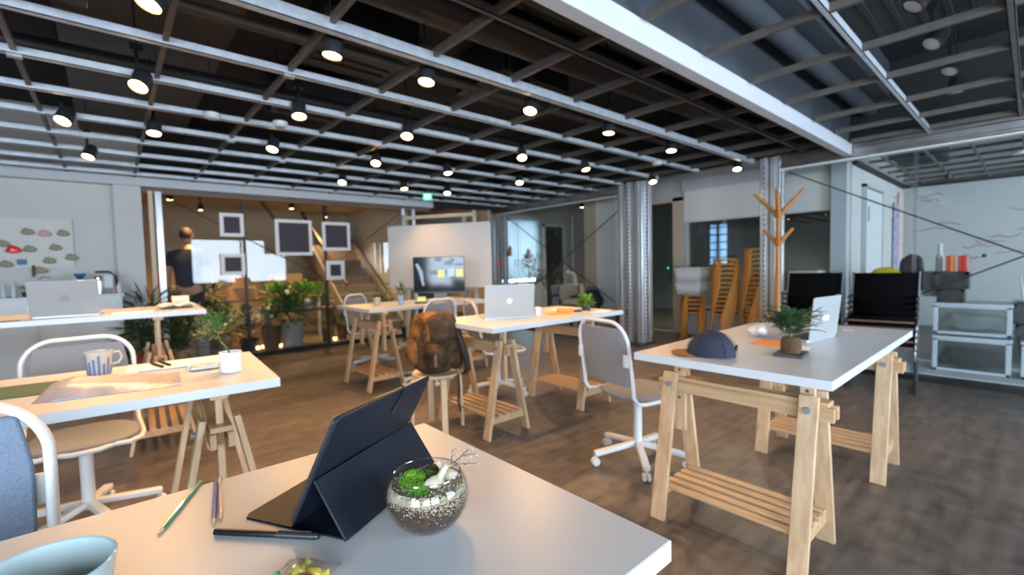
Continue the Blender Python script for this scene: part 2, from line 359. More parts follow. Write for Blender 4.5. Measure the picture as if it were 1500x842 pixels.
# ---- side partition along Y at x = CX
sp = thing('window_side_far', None, None, (CX, 0, 0)); sp['kind'] = 'structure'
def chan_beam(parent, y0, y1, z0, z1):
    MB().box(-.06, y0, z0+.10, .06, y1, z1).box(-.045, y0, z0+.03, .045, y1, z0+.10).box(-.06, y0, z0, .06, y1, z0+.03).build('header_beam', 'galvb', parent, bevel=.004)
    MB().box(-.055, y0, z0-.02, .055, y1, z0-.005).build('header_flange', 'white', parent)
chan_beam(sp, 4.2, 7.45, 2.30, 2.46)
MB().box(-.06, 4.2, 0, .06, 7.45, .06).build('floor_track', 'black', sp)
MB().box(-.004, 4.4, .06, .004, 7.05, 2.28).build('pane', 'glass', sp, smooth=False)
for y in (7.10, 7.3): MB().box(-.05, y-.04, .06, .05, y+.04, 2.30).build('post', 'galv', sp, bevel=.003)
MB().tube([(-.03, 7.05, 2.24), (-.03, 4.4, .62)], .008, 6).build('brace_cable', 'wire', sp)
MB().tube([(-.03, 7.05, .35), (-.03, 4.3, 2.06)], .008, 6).build('brace_cable', 'wire', sp)
sn = thing('window_side_near', None, None, (CX, 0, 0)); sn['kind'] = 'structure'
chan_beam(sn, -3, 2.02, 2.31, 2.47)
MB().box(-.07, -3, 0, .07, 2.0, .05).build('floor_track', 'black', sn)
MB().box(-.004, .80, .05, .004, 1.96, 2.29).build('pane', 'glass', sn, smooth=False)
MB().box(-.004, -2.9, .05, .004, .78, 2.29).build('pane', 'glass', sn, smooth=False)
MB().box(-.008, .776, .05, .008, .804, 2.29).build('mullion', 'fglass', sn)
MB().tube([(-.03, 1.92, 2.26), (-.03, -1.3, .50)], .008, 6).build('brace_cable', 'wire', sn)
MB().tube([(-.03, 1.92, .25), (-.03, -1.3, 1.93)], .008, 6).build('brace_cable', 'wire', sn)
MB().blob((-.035, .30, 1.235), .018).build('cable_joint', 'wire', sn)

# ---- galvanised stud columns (C-section studs standing side by side)
def stud_column(name, label, x, y, studs, ztop):
    t = thing(name, None, None, (x, y, 0)); t['kind'] = 'structure'
    for (dx, dy, rz, holes) in studs:
        m = Matrix.Translation((dx, dy, 0)) @ Matrix.Rotation(rz, 4, 'Z')
        b = MB(); w = .10; d = .045; th = .004
        b.box(-w/2, 0, .02, w/2, th, ztop, mtx=m); b.box(-w/2, 0, .02, -w/2+th, d, ztop, mtx=m); b.box(w/2-th, 0, .02, w/2, d, ztop, mtx=m)
        b.box(-w/2, d-th, .02, -w/2+.016, d, ztop, mtx=m); b.box(w/2-.016, d-th, .02, w/2, d, ztop, mtx=m)
        b.box(-.012, -.006, .02, .012, 0, ztop, mtx=m)
        s = b.build('steel_stud', 'galv', t)
        if holes:
            h = MB(); z = .1
            while z < ztop-.1:
                h.lathe([(0, -.002), (.011, -.002), (.011, .002), (0, .002)], 8, (0, 0, 0)) if False else h.box(-.009, -.0085, z, .009, -.006, z+.024, mtx=m); z += .062
            h.build('punched_slots', 'holel' if holes == 2 else 'hole', s)
    b = MB(); b.box(-.22, -.26, 0, .22, .26, .02) if len(studs) > 3 else b.box(-.14, -.18, 0, .14, .18, .02)
    b.build('base_track', 'blackp', t)
    return t
stud_column('trim_4', None, 6.02, 4.06, [(-.06, .16, -PI/2+.0, 0), (-.05, .02, -PI/2, 2), (-.02, -.12, -PI/2, 0), (.06, -.19, 0, 2), (.17, -.19, 0, 0)], 2.46)
stud_column('trim_5', None, 6.03, 2.07, [(-.06, .09, -PI/2, 1), (-.06, -.02, -PI/2, 0), (.02, -.09, 0, 1), (.10, .09, PI/2, 0)], 2.46)

# ---- recess wall behind the stools: dark glass door, jamb, blind window
WX = 7.4
b = MB(); b.box(WX, 3.93, 0, WX+.1, 3.97, 3.2); b.box(WX, 1.68, 0, WX+.1, 3.93, .45); b.box(WX, 1.68, 2.45, WX+.1, 3.93, 3.2); b.box(WX, 3.96, 2.30, WX+.1, 6.0, 3.2); b.box(WX, 4.75, 0, WX+.1, 6.0, 2.3)
struct('wall_recess', b, 'plaster', smooth=False)
struct('trim_6', MB().box(WX-.05, 3.94, 0, WX+.02, 4.14, 2.34).box(WX-.05, 3.94, 2.27, WX+.02, 5.2, 2.36), 'jamb', bevel=.004)
struct('trim_7', MB().box(WX-.08, 1.72, 2.42, WX, 3.96, 2.60), 'beam', bevel=.004)
wr = thing('window_recess', None, None, (WX, 0, 0)); wr['kind'] = 'structure'
MB().box(.03, 1.75, .45, .04, 3.93, 2.45).build('pane', 'dglass', wr, smooth=False)
MB().box(-.03, 3.88, .45, .06, 3.93, 2.45).build('window_frame', 'trim', wr); MB().box(.0, 1.70, .42, .06, 3.8, .47).build('window_frame', 'trim', wr)
MB().tube([(.02, 2.68, .47), (.02, 2.68, 2.0)], .012, 6).build('glazing_bar', 'galv', wr)
bl = MB().box(-.045, 1.76, 1.90, -.038, 3.93, 2.42).build('roller_blind', 'blind', wr); MB().tube([(-.042, 1.76, 1.90), (-.042, 3.93, 1.90)], .012, 8).build('hem_bar', 'white', bl)
dr = thing('door_1', None, None, (WX+.02, 4.16, 0)); dr['kind'] = 'structure'
MB().box(0, 0, .02, .02, .60, 2.26).build('glass_leaf', 'dglass', dr, smooth=False)
MB().tube([(-.04, .05, .85), (-.04, .05, 1.35)], .014, 8).bar((-.04, .05, .9), (0, .05, .9), .015, .015).bar((-.04, .05, 1.3), (0, .05, 1.3), .015, .015).build('door_handle', 'black', dr)
tag(MB().box(0, -.022, -.03, .02, .022, .03).build('access_reader', 'blackp'), 'small black access reader on the pale door jamb', 'card reader').location = (WX-.075, 4.05, 1.12)
tag(MB().box(0, -.01, -.014, .01, .01, .014).build('indicator_light', 'led'), 'tiny green indicator lamp beside the dark glass door', 'indicator').location = (WX+.0, 4.26, 1.13)
# dark store room behind the recess window, with a bright slit window
b = MB(); b.box(11, 1.7, 0, 11.1, 4.8, 3.2); b.box(11, 5.25, 0, 11.1, 9, 3.2); b.box(11, 4.8, 0, 11.1, 5.25, 1.15); b.box(11, 4.8, 2.1, 11.1, 5.25, 3.2)
struct('wall_store', b, 'trim', smooth=False)
wst = MB(); wst.box(11.0, 5.0, 1.15, 11.05, 5.05, 2.1)
for k in range(5): wst.box(11.0, 4.8, 1.3+k*.18, 11.03, 5.25, 1.33+k*.18)
wsx = struct('window_store', wst, 'black', smooth=False)
MB().box(11.06, 4.8, 1.15, 11.07, 5.25, 2.1).build('pane', glass_material('tinted_store_glass', (.22, .26, .30), .02), wsx, smooth=False)
tag(MB().box(8.9, 2.2, .0, 9.4, 3.4, 1.0).build('low_cabinet', 'concrete'), 'dim grey low cabinet in the dark room behind the blind window', 'cabinet')

# ---- meeting room (right): white door wall, whiteboard wall, dark ceiling, drawers
b = MB(); b.box(WX, 1.60, 0, 14, 1.70, 3.2); struct('wall_meeting_door', b, 'plaster', smooth=False)
struct('wall_meeting_board', MB().box(10.9, -3, 0, 11.0, 1.6, 3.2), 'boardg', smooth=False)
struct('trim_8', MB().box(WX-.16, 1.62, 0, WX, 1.80, 2.95), 'trim', bevel=.004)
struct('trim_9', MB().box(10.86, -3, 2.46, 10.9, 1.6, 2.52).box(7.4, 1.55, 2.46, 10.9, 1.60, 2.52), 'slab')
dd = thing('door_2', None, None, (7.95, 1.58, 0)); dd['kind'] = 'structure'
MB().box(0, -.03, .0, 1.0, .015, 2.2).build('leaf', 'white', dd, bevel=.003)
MB().box(-.05, -.04, 0, -.01, .02, 2.26).box(1.01, -.04, 0, 1.05, .02, 2.26).box(-.05, -.04, 2.22, 1.05, .02, 2.26).build('frame', 'trim', dd)
MB().tube([(.88, -.07, .98), (.98, -.07, .98)], .012, 8).lathe([(0, -.03), (.03, -.03), (.03, .03), (0, .03)], 12, (.93, -.05, .98)).build('door_handle', 'grey', dd)
MB().box(.10, -.04, 1.75, .13, -.03, 1.95).build('hinge', 'grey', dd)
# marker writing on the two white walls
def scribble(parent_name, strokes, m, plane):
    b = MB()
    for (u, v, w, h) in strokes:
        pts = []; n = 7
        for i in range(n):
            uu = u+w*i/(n-1); vv = v+random.uniform(-h, h)/2
            pts.append((uu, 1.594, vv) if plane == 'y' else (10.893, uu, vv))
        b.tube(pts, .006, 4)
    return b
random.seed(3)
struct('trim_10', scribble('', [(10.05+random.uniform(-.2, .3), 2.25-k*.13, .25+random.random()*.35, .05) for k in range(9)], 'ink', 'y'), 'ink')
struct('trim_11', scribble('', [(-.9+random.uniform(0, 2.0), 2.3-k*.085, .18+random.random()*.3, .07) for k in range(14)], 'redink', 'x'), 'redink')
mg = thing('ceiling_meeting', None, None, (0, 0, 0)); mg['kind'] = 'structure'
for k in range(12):
    y = 1.3-k*.4; MB().box(CX+.1, y-.012, 2.50, 10.8, y+.012, 2.53).build('grid_rail', 'crossrail', mg)
for k in range(8):
    x = 6.6+k*.6; MB().box(x-.015, -3, 2.505, x+.015, 1.5, 2.54).build('grid_rail', 'crossrail', mg)
tag(MB().lathe([(0, 0), (.06, 0), (.065, .03), (.05, .05), (0, .05)], 16, (8.3, .15, 2.44)).build('smoke_detector', 'lensoff'), 'round white detector under the meeting room ceiling grid', 'detector')
tag(MB().lathe([(0, 0), (.04, 0), (.045, .06), (0, .08)], 12, (9.8, .9, 2.42)).build('ceiling_lamp', 'blackp'), 'black unlit ceiling lamp above the whiteboard wall corner', 'ceiling lamp')

# ---- side room behind far side partition
b = wall_with_holes_x(8.2, 8.3, CX+.05, 11, 3.2, [(6.70, 8.05, .8, 2.3)]); struct('wall_side_room', b, 'trim', smooth=False)
b = MB().box(6.70, 8.24, .78, 8.05, 8.28, .84).box(6.70, 8.24, 2.28, 8.05, 8.28, 2.32)
for x in (6.72, 7.38, 8.03): b.box(x-.02, 8.24, .8, x+.02, 8.28, 2.3)
struct('window_side_room', b, 'white')
b = MB(); n = 60; 
for i in range(n):
    x0 = 6.62+1.50*i/n; x1 = 6.62+1.50*(i+1)/n; ya = 8.14+.02*math.sin(i*1.3); yb = 8.14+.02*math.sin((i+1)*1.3)
    b.quad((x0, ya, .9), (x1, yb, .9), (x1, yb, 2.33), (x0, ya, 2.33))
tag(b.build('curtain', 'curtain', solid=.003), 'sheer white curtain over the bright window behind the side glass', 'curtain')
dk = thing('door_3', None, None, (8.22, 8.16, 0)); dk['kind'] = 'structure'
MB().box(.06, 0, .1, .74, .02, 2.2).build('glass_leaf', 'dglass', dk); MB().box(0, -.03, 0, .06, .03, 2.26).box(.74, -.03, 0, .80, .03, 2.26).box(0, -.03, 2.2, .8, .03, 2.26).build('frame', 'white', dk)
MB().box(.12, .03, .2, .68, .035, 2.1).build('backing', 'grey', dk)
struct('wall_panel', MB().box(6.72, 4.2, 0, 6.80, 5.56, 2.6), 'panel', bevel=.003)
struct('trim_12', MB().box(6.69, 5.28, 0, 6.72, 5.56, 2.6), 'jamb', bevel=.003)
tag(MB().blob((6.70, 4.35, 1.05), .03).build('door_knob', 'red'), 'small dark red knob on the pinkish white panel', 'knob')
tag(MB().tube([(8.5, 7.6, 1.05), (8.75, 7.6, .95), (8.8, 7.6, .7), (8.8, 7.6, 0)], .04, 10).build('white_pipe', 'white'), 'white bent pipe beside the dark glazed door behind side glass', 'pipe')
tag(MB().tube([(9.25, 8.08, 0), (9.25, 8.08, 2.5)], .04, 10).build('wall_pipe', 'white'), 'straight white pipe running up the far side room wall', 'pipe')
tag(MB().box(7.2, 6.6, 0, 7.9, 6.95, .78).build('grey_cabinet', 'boxg', bevel=.01), 'light grey cabinet behind the side glass near the plants', 'cabinet')
struct('wall_divider', MB().box(5.98, BY+.05, 0, CX+.05, 13, 3.2), 'warmwall', smooth=False)

# ---- warm back room behind the far glass
struct('wall_back', MB().box(-4.2, 11.6, 0, 6.0, 11.7, 3.2), 'warmwall', smooth=False)
struct('wall_back_left', MB().box(-.9, BY+.12, 0, -.8, 11.6, 3.2), 'warmwall', smooth=False)
struct('ceiling_back', MB().box(-.8, BY+.12, 2.62, 5.98, 11.6, 2.70), 'warmwall', smooth=False)
sc = thing('staircase', 'concrete staircase with brown stringer rising behind the far glass', 'staircase', (3.35, 8.45, 0))
for k in range(10): MB().box(-.1-.0, k*.26, k*.18, 1.0, 2.9, (k+1)*.18).build('step', 'concrete', sc, smooth=False) if False else MB().box(0, k*.26, k*.18, 1.0, k*.26+.5, (k+1)*.18).build('step', 'concrete', sc, smooth=False)
MB().bar((-.04, 0, .25), (-.04, 2.6, 2.1), .05, .25).build('stringer', 'concrete', sc)
MB().bar((-.05, 0, .95), (-.05, 2.5, 2.55), .05, .06).build('handrail', 'brownwood', sc)
MB().bar((1.04, 0, .1), (1.04, 2.6, 1.95), .05, .25).build('stringer', 'concrete', sc)
struct('wall_stair', MB().box(4.6, 8.6, 0, 4.7, 11.6, 2.62), 'plaster', smooth=False)
b = MB().bar((2.0, 8.9, 2.5), (3.25, 9.6, 1.0), .12, .03, (0, 1, 0)); 
tag(b.build('sloping_board', 'brownwood'), 'brown sloping board under the stairs behind the far glass', 'board')

# ---- ceiling: grid rails, cross rails, beams, ducts
cg = thing('ceiling_grid', None, None, (0, 0, 2.45)); cg['kind'] = 'structure'
def rail(y, x0, x1, w=.042, h=.042, m='rail', zz=0):
    MB().box(x0, y-w/2, zz-h/2, x1, y-w/2+.004, zz+h/2).box(x0, y+w/2-.004, zz-h/2, x1, y+w/2, zz+h/2).box(x0, y-w/2, zz-h/2, x1, y+w/2, zz-h/2+.004).build('main_rail', m, cg, smooth=False)
for k, y in enumerate((3.0, 3.6, 4.2, 4.8, 5.4, 6.0, 6.6, 7.15)): rail(y, -4, 5.98)
rail(2.30, -4, 5.98, .05, .06, 'rail', -.01); rail(1.72, -4, 5.98, .03, .04, 'crossrail')
rail(.69, -4, 5.98, .03, .045, 'rail'); rail(.10, -4, 5.98, .03, .045, 'crossrail'); rail(-.5, -4, 5.98, .03, .045, 'crossrail')
xs = [-3.35, -2.75, -2.15, -1.53, -.93, -.33, .27, .87, 1.45, 2.04, 2.65, 3.30, 3.93, 4.55, 5.17, 5.75]
for x in xs:
    MB().box(x-.012, 1.40, -.008, x+.012, 7.36, .02).box(x-.003, 1.40, .02, x+.003, 7.36, .045).build('cross_rail', 'crossrail', cg, smooth=False)
for x in [-2.75, -1.5, -.3, .85, 2.04, 2.67, 3.31, 3.96, 4.67, 5.29, 5.85]:
    MB().box(x-.013, -2.9, -.02, x+.013, 1.28, .02).build('cross_rail', 'crossrail', cg, smooth=False)
for x in xs[3:]:
    for y in (2.3, 3.6, 4.8, 6.0):
        if (xs.index(x)+int(y)) % 2: MB().tube([(x, y, .03), (x, y, .75)], .002, 4).build('hanger_wire', 'wire', cg)
for x, y in ((-.33, 3.6), (1.45, 2.3), (2.65, 2.3), (.87, 3.0), (.87, 4.8), (1.45, 5.4), (2.04, 4.2)):
    MB().box(x-.03, y-.02, -.035, x+.03, y+.02, -.02).build('rail_clip', 'galv', cg)
struct('trim_13', MB().box(-4, 1.30, 2.33, 5.98, 1.38, 2.45), 'beam', bevel=.004)
struct('ceiling_drop', MB().box(-4, 1.315, 2.45, 5.98, 1.37, 2.85), 'slabg', smooth=False)
struct('ceiling_beam', MB().box(-4, 1.0, 2.85, 14, 1.9, 3.2), 'slabg', smooth=False)
struct('trim_14', MB().box(-.2, 2.6, 2.95, .75, 7.4, 3.2), 'ductb', smooth=False)
struct('trim_15', MB().box(CX-.05, -3, 2.47, CX+.05, 7.4, 3.2), 'slab', smooth=False)
def duct(label, a, b2, r, m):
    o = MB().tube([a, ((a[0]+b2[0])/2, (a[1]+b2[1])/2, (a[2]+b2[2])/2), b2], r, 16).build('ventilation_duct', m); return tag(o, label, 'duct')
duct('black round ventilation duct above the grid, left of the white beam', (-4, 2.55, 2.83), (5.95, 2.25, 2.83), .14, 'duct')
duct('slim dark pipe running close along the white beam', (-4, 1.98, 2.86), (5.95, 1.95, 2.86), .09, 'duct')
duct('grey blue pipe above the right-hand ceiling grid', (-4, 1.18, 2.76), (5.95, 1.15, 2.76), .07, 'slabg')
duct('thin brown conduit between the nearest ceiling rails', (-4, 3.25, 2.75), (5.95, 3.1, 2.75), .035, 'ductb')
duct('dark pipe over the far rows of ceiling lamps', (-4, 4.5, 2.8), (5.95, 4.4, 2.8), .06, 'duct')
for i, (x0, y0, x1, y1, z0, lab) in enumerate(((1.2, 3.2, 1.9, 3.9, 2.9, 'brown grey air unit above the second lamp row'), (2.5, 2.9, 3.3, 3.6, 2.85, 'dark air unit above the lamp over the backpack'), (1.3, 4.6, 2.0, 5.3, 2.9, 'small black air box above the third lamp row'), (3.4, .2, 4.4, .9, 2.85, 'black air unit above the right-hand grid'))):
    b = MB().box(x0, y0, z0, x1, y1, 3.15); 
    for k in range(5): b.box(x0+.05, y0+.06+k*.12, z0-.012, x1-.05, y0+.10+k*.12, z0)
    tag(b.build('air_unit', 'duct', bevel=.01), lab, 'air unit')
# steel header up to the lit edge: cable tray at top left
tag(MB().box(-.30, 2.72, 2.44, -.02, 2.82, 2.50).box(-.26, 2.74, 2.50, -.06, 2.80, 2.56).build('junction_box', 'black', bevel=.004), 'black junction box clipped to the near left ceiling rail', 'junction box')

# ---- spotlights
def spotlight(loc, tilt, label, warm=True, on=True, energy=50):
    t = thing('spotlight', label, 'ceiling lamp', loc, 0, 'ceiling spotlights')
    rot = Euler((tilt[0], tilt[1], 0)).to_matrix().to_4x4()
    b = MB().lathe([(0, .12), (.035, .12), (.05, .09), (.052, .0), (.047, -.005), (.047, .01), (0, .01)], 16)
    b.v = [tuple(rot @ Vector(v)) for v in b.v]; b.build('housing', 'blackp', t)
    b = MB().lathe([(0, -.002), (.036, -.002), (.046, .004), (0, .008)], 16)
    b.v = [tuple(rot @ Vector(v)) for v in b.v]; b.build('lens', ('lens' if warm else 'lensw') if on else 'lensoff', t)
    MB().bar((0, 0, .1), (0, 0, .24), .02, .02).box(-.03, -.03, .2, .03, .03, .24).bar((0, 0, .24), (0, 0, 3.2-loc[2] if loc[1] < BY else 2.62-loc[2]), .008, .008).build('bracket', 'black', t)
    if on:
        l = bpy.data.lights.new('spot_beam', 'SPOT'); l.energy = energy; l.color = (1, .58, .26) if warm else (1, .84, .62)
        l.spot_size = math.radians(125); l.spot_blend = .8; l.shadow_soft_size = .045
        o = bpy.data.objects.new('spot_beam', l); C.objects.link(o); o.parent = t
        o.location = rot @ Vector((0, 0, -.02)); o.rotation_euler = (tilt[0], tilt[1], 0)
    return t
rows = [('nearest', 2.43, [.17, .92, 1.48, 2.34, 3.27, 4.30, 6.0-.15]), ('second', 3.53, [.175, 1.08, 1.944, 3.27, 4.30, 5.75]),
        ('third', 4.63, [-.21, .31, 1.167, 2.17, 3.08, 4.23]), ('fourth', 5.9, [-.11, 2.295, 3.18, 3.90])]
tilts = [(-.45, .35), (-.15, .35), (-.30, .05), (0, .12), (-.35, .30), (-.10, .20)]
for rn, y, xl in rows:
    for i, x in enumerate(xl):
        w = not (rn == 'nearest' and i == 6)
        spotlight((x, y, 2.36), tilts[(i*2+len(xl)) % 6], 'glowing ceiling spotlight, %s from the left in the %s row' % (ORD[i], rn), w, True, 34 if rn == 'nearest' else 46)
for i, (x, y) in enumerate(((3.10, .43), (3.73, .43), (4.38, .41), (4.97, .42))):
    spotlight((x, y, 2.50), ((.5, .4), (.4, .6), (.3, .5), (0, 0))[i], 'unlit black spotlight, %s from the near end over the right-hand tables' % ORD[i], True, False)
for x, y, lab in ((.617, 4.03, 'white round smoke detector above the third rail left of centre'), (1.063, 3.95, 'white smoke detector just right of the left detector'), (4.9, 2.95, 'small white dome sensor near the steel column')):
    tag(MB().lathe([(0, 0), (.04, 0), (.055, .02), (.055, .04), (0, .04)], 16, (x, y, 2.38)).box(x-.002, y-.002, 2.41, x+.002, y+.002, 3.2, mi=1).build('smoke_detector', ['lensoff', 'black']), lab, 'detector')
# back room lamps, then added lamps for the store and side rooms
for i, (x, y) in enumerate(((.75, 9.0), (1.3, 10.2), (2.6, 9.2), (3.6, 10.3), (1.1, 8.1), (2.9, 8.1), (4.3, 8.2))):
    spotlight((x, y, 2.40), (0, 0), 'warm lamp in the back room, %s of those behind the far glass' % ORD[i], True, True, 140)
spotlight((8.3, 2.9, 2.5), (0, 0), 'warm lamp added to brighten the room behind the recess window', True, True, 160)  # this and the next two are added to lift the dark store room
spotlight((8.7, 5.0, 2.5), (0, 0), 'cool lamp added to brighten the room behind the dark glass door', False, True, 160)
spotlight((9.6, 3.6, 2.5), (0, 0), 'deepest lamp added to brighten the dim room behind the recess window', False, True, 120)
spotlight((8.0, 6.7, 2.5), (0, 0), 'lamp added to brighten the side room above the grey cabinet', False, True, 90)  # added fill, the side room was too dark without it
# exit sign
es = thing('exit_sign', 'small green emergency exit sign hanging at the far end', 'exit sign', (3.89, 6.46, 2.38), math.radians(-41))
MB().box(-.07, -.012, -.06, .07, .012, .05).build('panel', 'exitg', es, bevel=.004)
MB().box(-.045, -.015, -.035, .045, -.012, .03).build('symbol', 'exitw', es)
b = MB(); b.blob((-.0, -.017, .018), .008, 8, 5).bar((0, -.017, .008), (-.008, -.017, -.012), .01, .003, (0, 1, 0)).bar((-.008, -.017, -.012), (-.028, -.017, -.022), .007, .003, (0, 1, 0)).bar((-.008, -.017, -.012), (.010, -.017, -.026), .007, .003, (0, 1, 0)).bar((0, -.017, .005), (.02, -.017, -.002), .006, .003, (0, 1, 0))
b.build('running_figure', 'exitg', es); MB().box(-.004, -.004, .05, .004, .004, .09).build('bracket', 'white', es)

# ================================================================== FURNITURE BUILDERS
def trestle(label, x, y, rz, zt, half_w=.36):
    """zt = underside of the table top"""
    t = thing('trestle', label, 'trestle', (x, y, 0), rz, 'wooden table trestles')
    for sy in (-1, 1):
        yc = sy*.30
        for sx in (-1, 1):
            MB().bar((sx*.19, yc, 0), (sx*.055, yc, .70), .07, .022, (0, 1, 0)).build('leg', 'pineZ', t, bevel=.002, seg=1)
        MB().bar((0, yc-sy*.02, .40), (0, yc-sy*.02, zt-.022), .055, .024, (0, 1, 0)).build('height_post', 'pineZ', t, bevel=.002, seg=1)
        for k in range(3):
            h = MB().lathe([(0, -.014), (.007, -.014), (.007, .014), (0, .014)], 10, (0, 0, 0))
            h.v = [(v[2], v[1]+yc-sy*.02, v[0]+zt-.09-k*.07) for v in h.v]
            h.build('post_hole', 'hole', t)
        k = MB().lathe([(0, -.014), (.013, -.014), (.013, .004), (0, .004)], 12)
        k.v = [(v[2]-.078, v[1]+yc, v[0]+.645) for v in k.v]; k.build('bolt', 'grey', t)
        MB().bar((-.165, yc, .125), (.165, yc, .125), .045, .022, (0, 0, 1)).build('foot_rail', 'pineY', t, bevel=.002, seg=1)
    MB().box(-.040, -half_w-.02, .60, -.018, half_w+.02, .655).build('beam', 'pineY', t, bevel=.002, seg=1)
    MB().box(.018, -half_w-.02, .60, .040, half_w+.02, .655).build('beam', 'pineY', t, bevel=.002, seg=1)
    MB().box(-.036, -half_w, .655, .036, half_w, .675).build('beam_cap', 'pineY', t, bevel=.002, seg=1)
    MB().box(-.03, -.34, zt-.022, .03, .34, zt).build('support_rail', 'pineY', t, bevel=.002, seg=1)
    for k in range(5):
        xx = -.13+k*.065; MB().box(xx-.019, -.31, .148, xx+.019, .31, .162).build('shelf_slat', 'pineY', t, bevel=.001, seg=1)
    return t

def table(label, x0, y0, x1, y1, z, rz=0):
    cx, cy = (x0+x1)/2, (y0+y1)/2; w, d = (x1-x0)/2, (y1-y0)/2
    t = thing('table', label, 'table', (cx, cy, z-.034), rz)
    MB().box(-w, -d, 0, w, d, .034).build('tabletop', 'top', t, bevel=.0015)
    b = MB(); e = .0006
    b.box(-w-e, -d-e, .001, w+e, -d, .033).box(-w-e, d, .001, w+e, d+e, .033).box(-w-e, -d, .001, -w, d, .033).box(w, -d, .001, w+e, d, .033)
    b.build('edge_band', 'topedge', t, smooth=False)
    return t
T = .83
table('white tabletop in the foreground carrying the dark tablet and glass bowl', -.98, .352, .614, 1.075, T)
table('white table on the right with cap and small fern', 1.815, .44, 3.36, 1.22, T)
table('white table at the left with mug, envelope and white pot', -.95, 1.98, .50, 2.745, T, math.radians(-3.5))
table('white table at the far left carrying a silver laptop with round emblem', -1.0, 4.0, .52, 4.76, .98, math.radians(-2))
table('white middle table carrying a silver laptop beside the backpack', 1.885, 2.36, 3.35, 3.14, T)
table('white far table carrying a big dark monitor', 1.93, 4.40, 3.50, 5.28, T)
zt = T-.034
for lab, x, y, rz, z in (
    ('wooden trestle under the near end of the right-hand table', 2.13, .88, 0, zt), ('wooden trestle under the far end of the right-hand table', 3.30, .84, 0, zt),
    ('wooden trestle under the middle table behind the backpack stool', 2.15, 2.85, 0, zt), ('wooden trestle under the right end of the middle table', 3.13, 2.82, 0, zt),
    ('wooden trestle under the left end of the far table', 2.08, 4.68, 0, zt), ('wooden trestle under the right end of the far table', 3.25, 4.76, 0, zt),
    ('pale trestle at the right end of the left table with mug', .30, 2.33, math.radians(-3.5), zt), ('trestle at the left end of the left table with mug', -.75, 2.40, math.radians(-3.5), zt),
    ('pale trestle at the right end of the far left laptop table', .24, 4.36, math.radians(-2), .946), ('trestle at the left end of the far left laptop table', -.82, 4.40, math.radians(-2), .946),
    ('trestle hidden below the foreground table end', .30, .71, 0, zt), ('trestle below the cropped end of the foreground table', -.75, .71, 0, zt)):
    trestle(lab, x, y, rz, z)

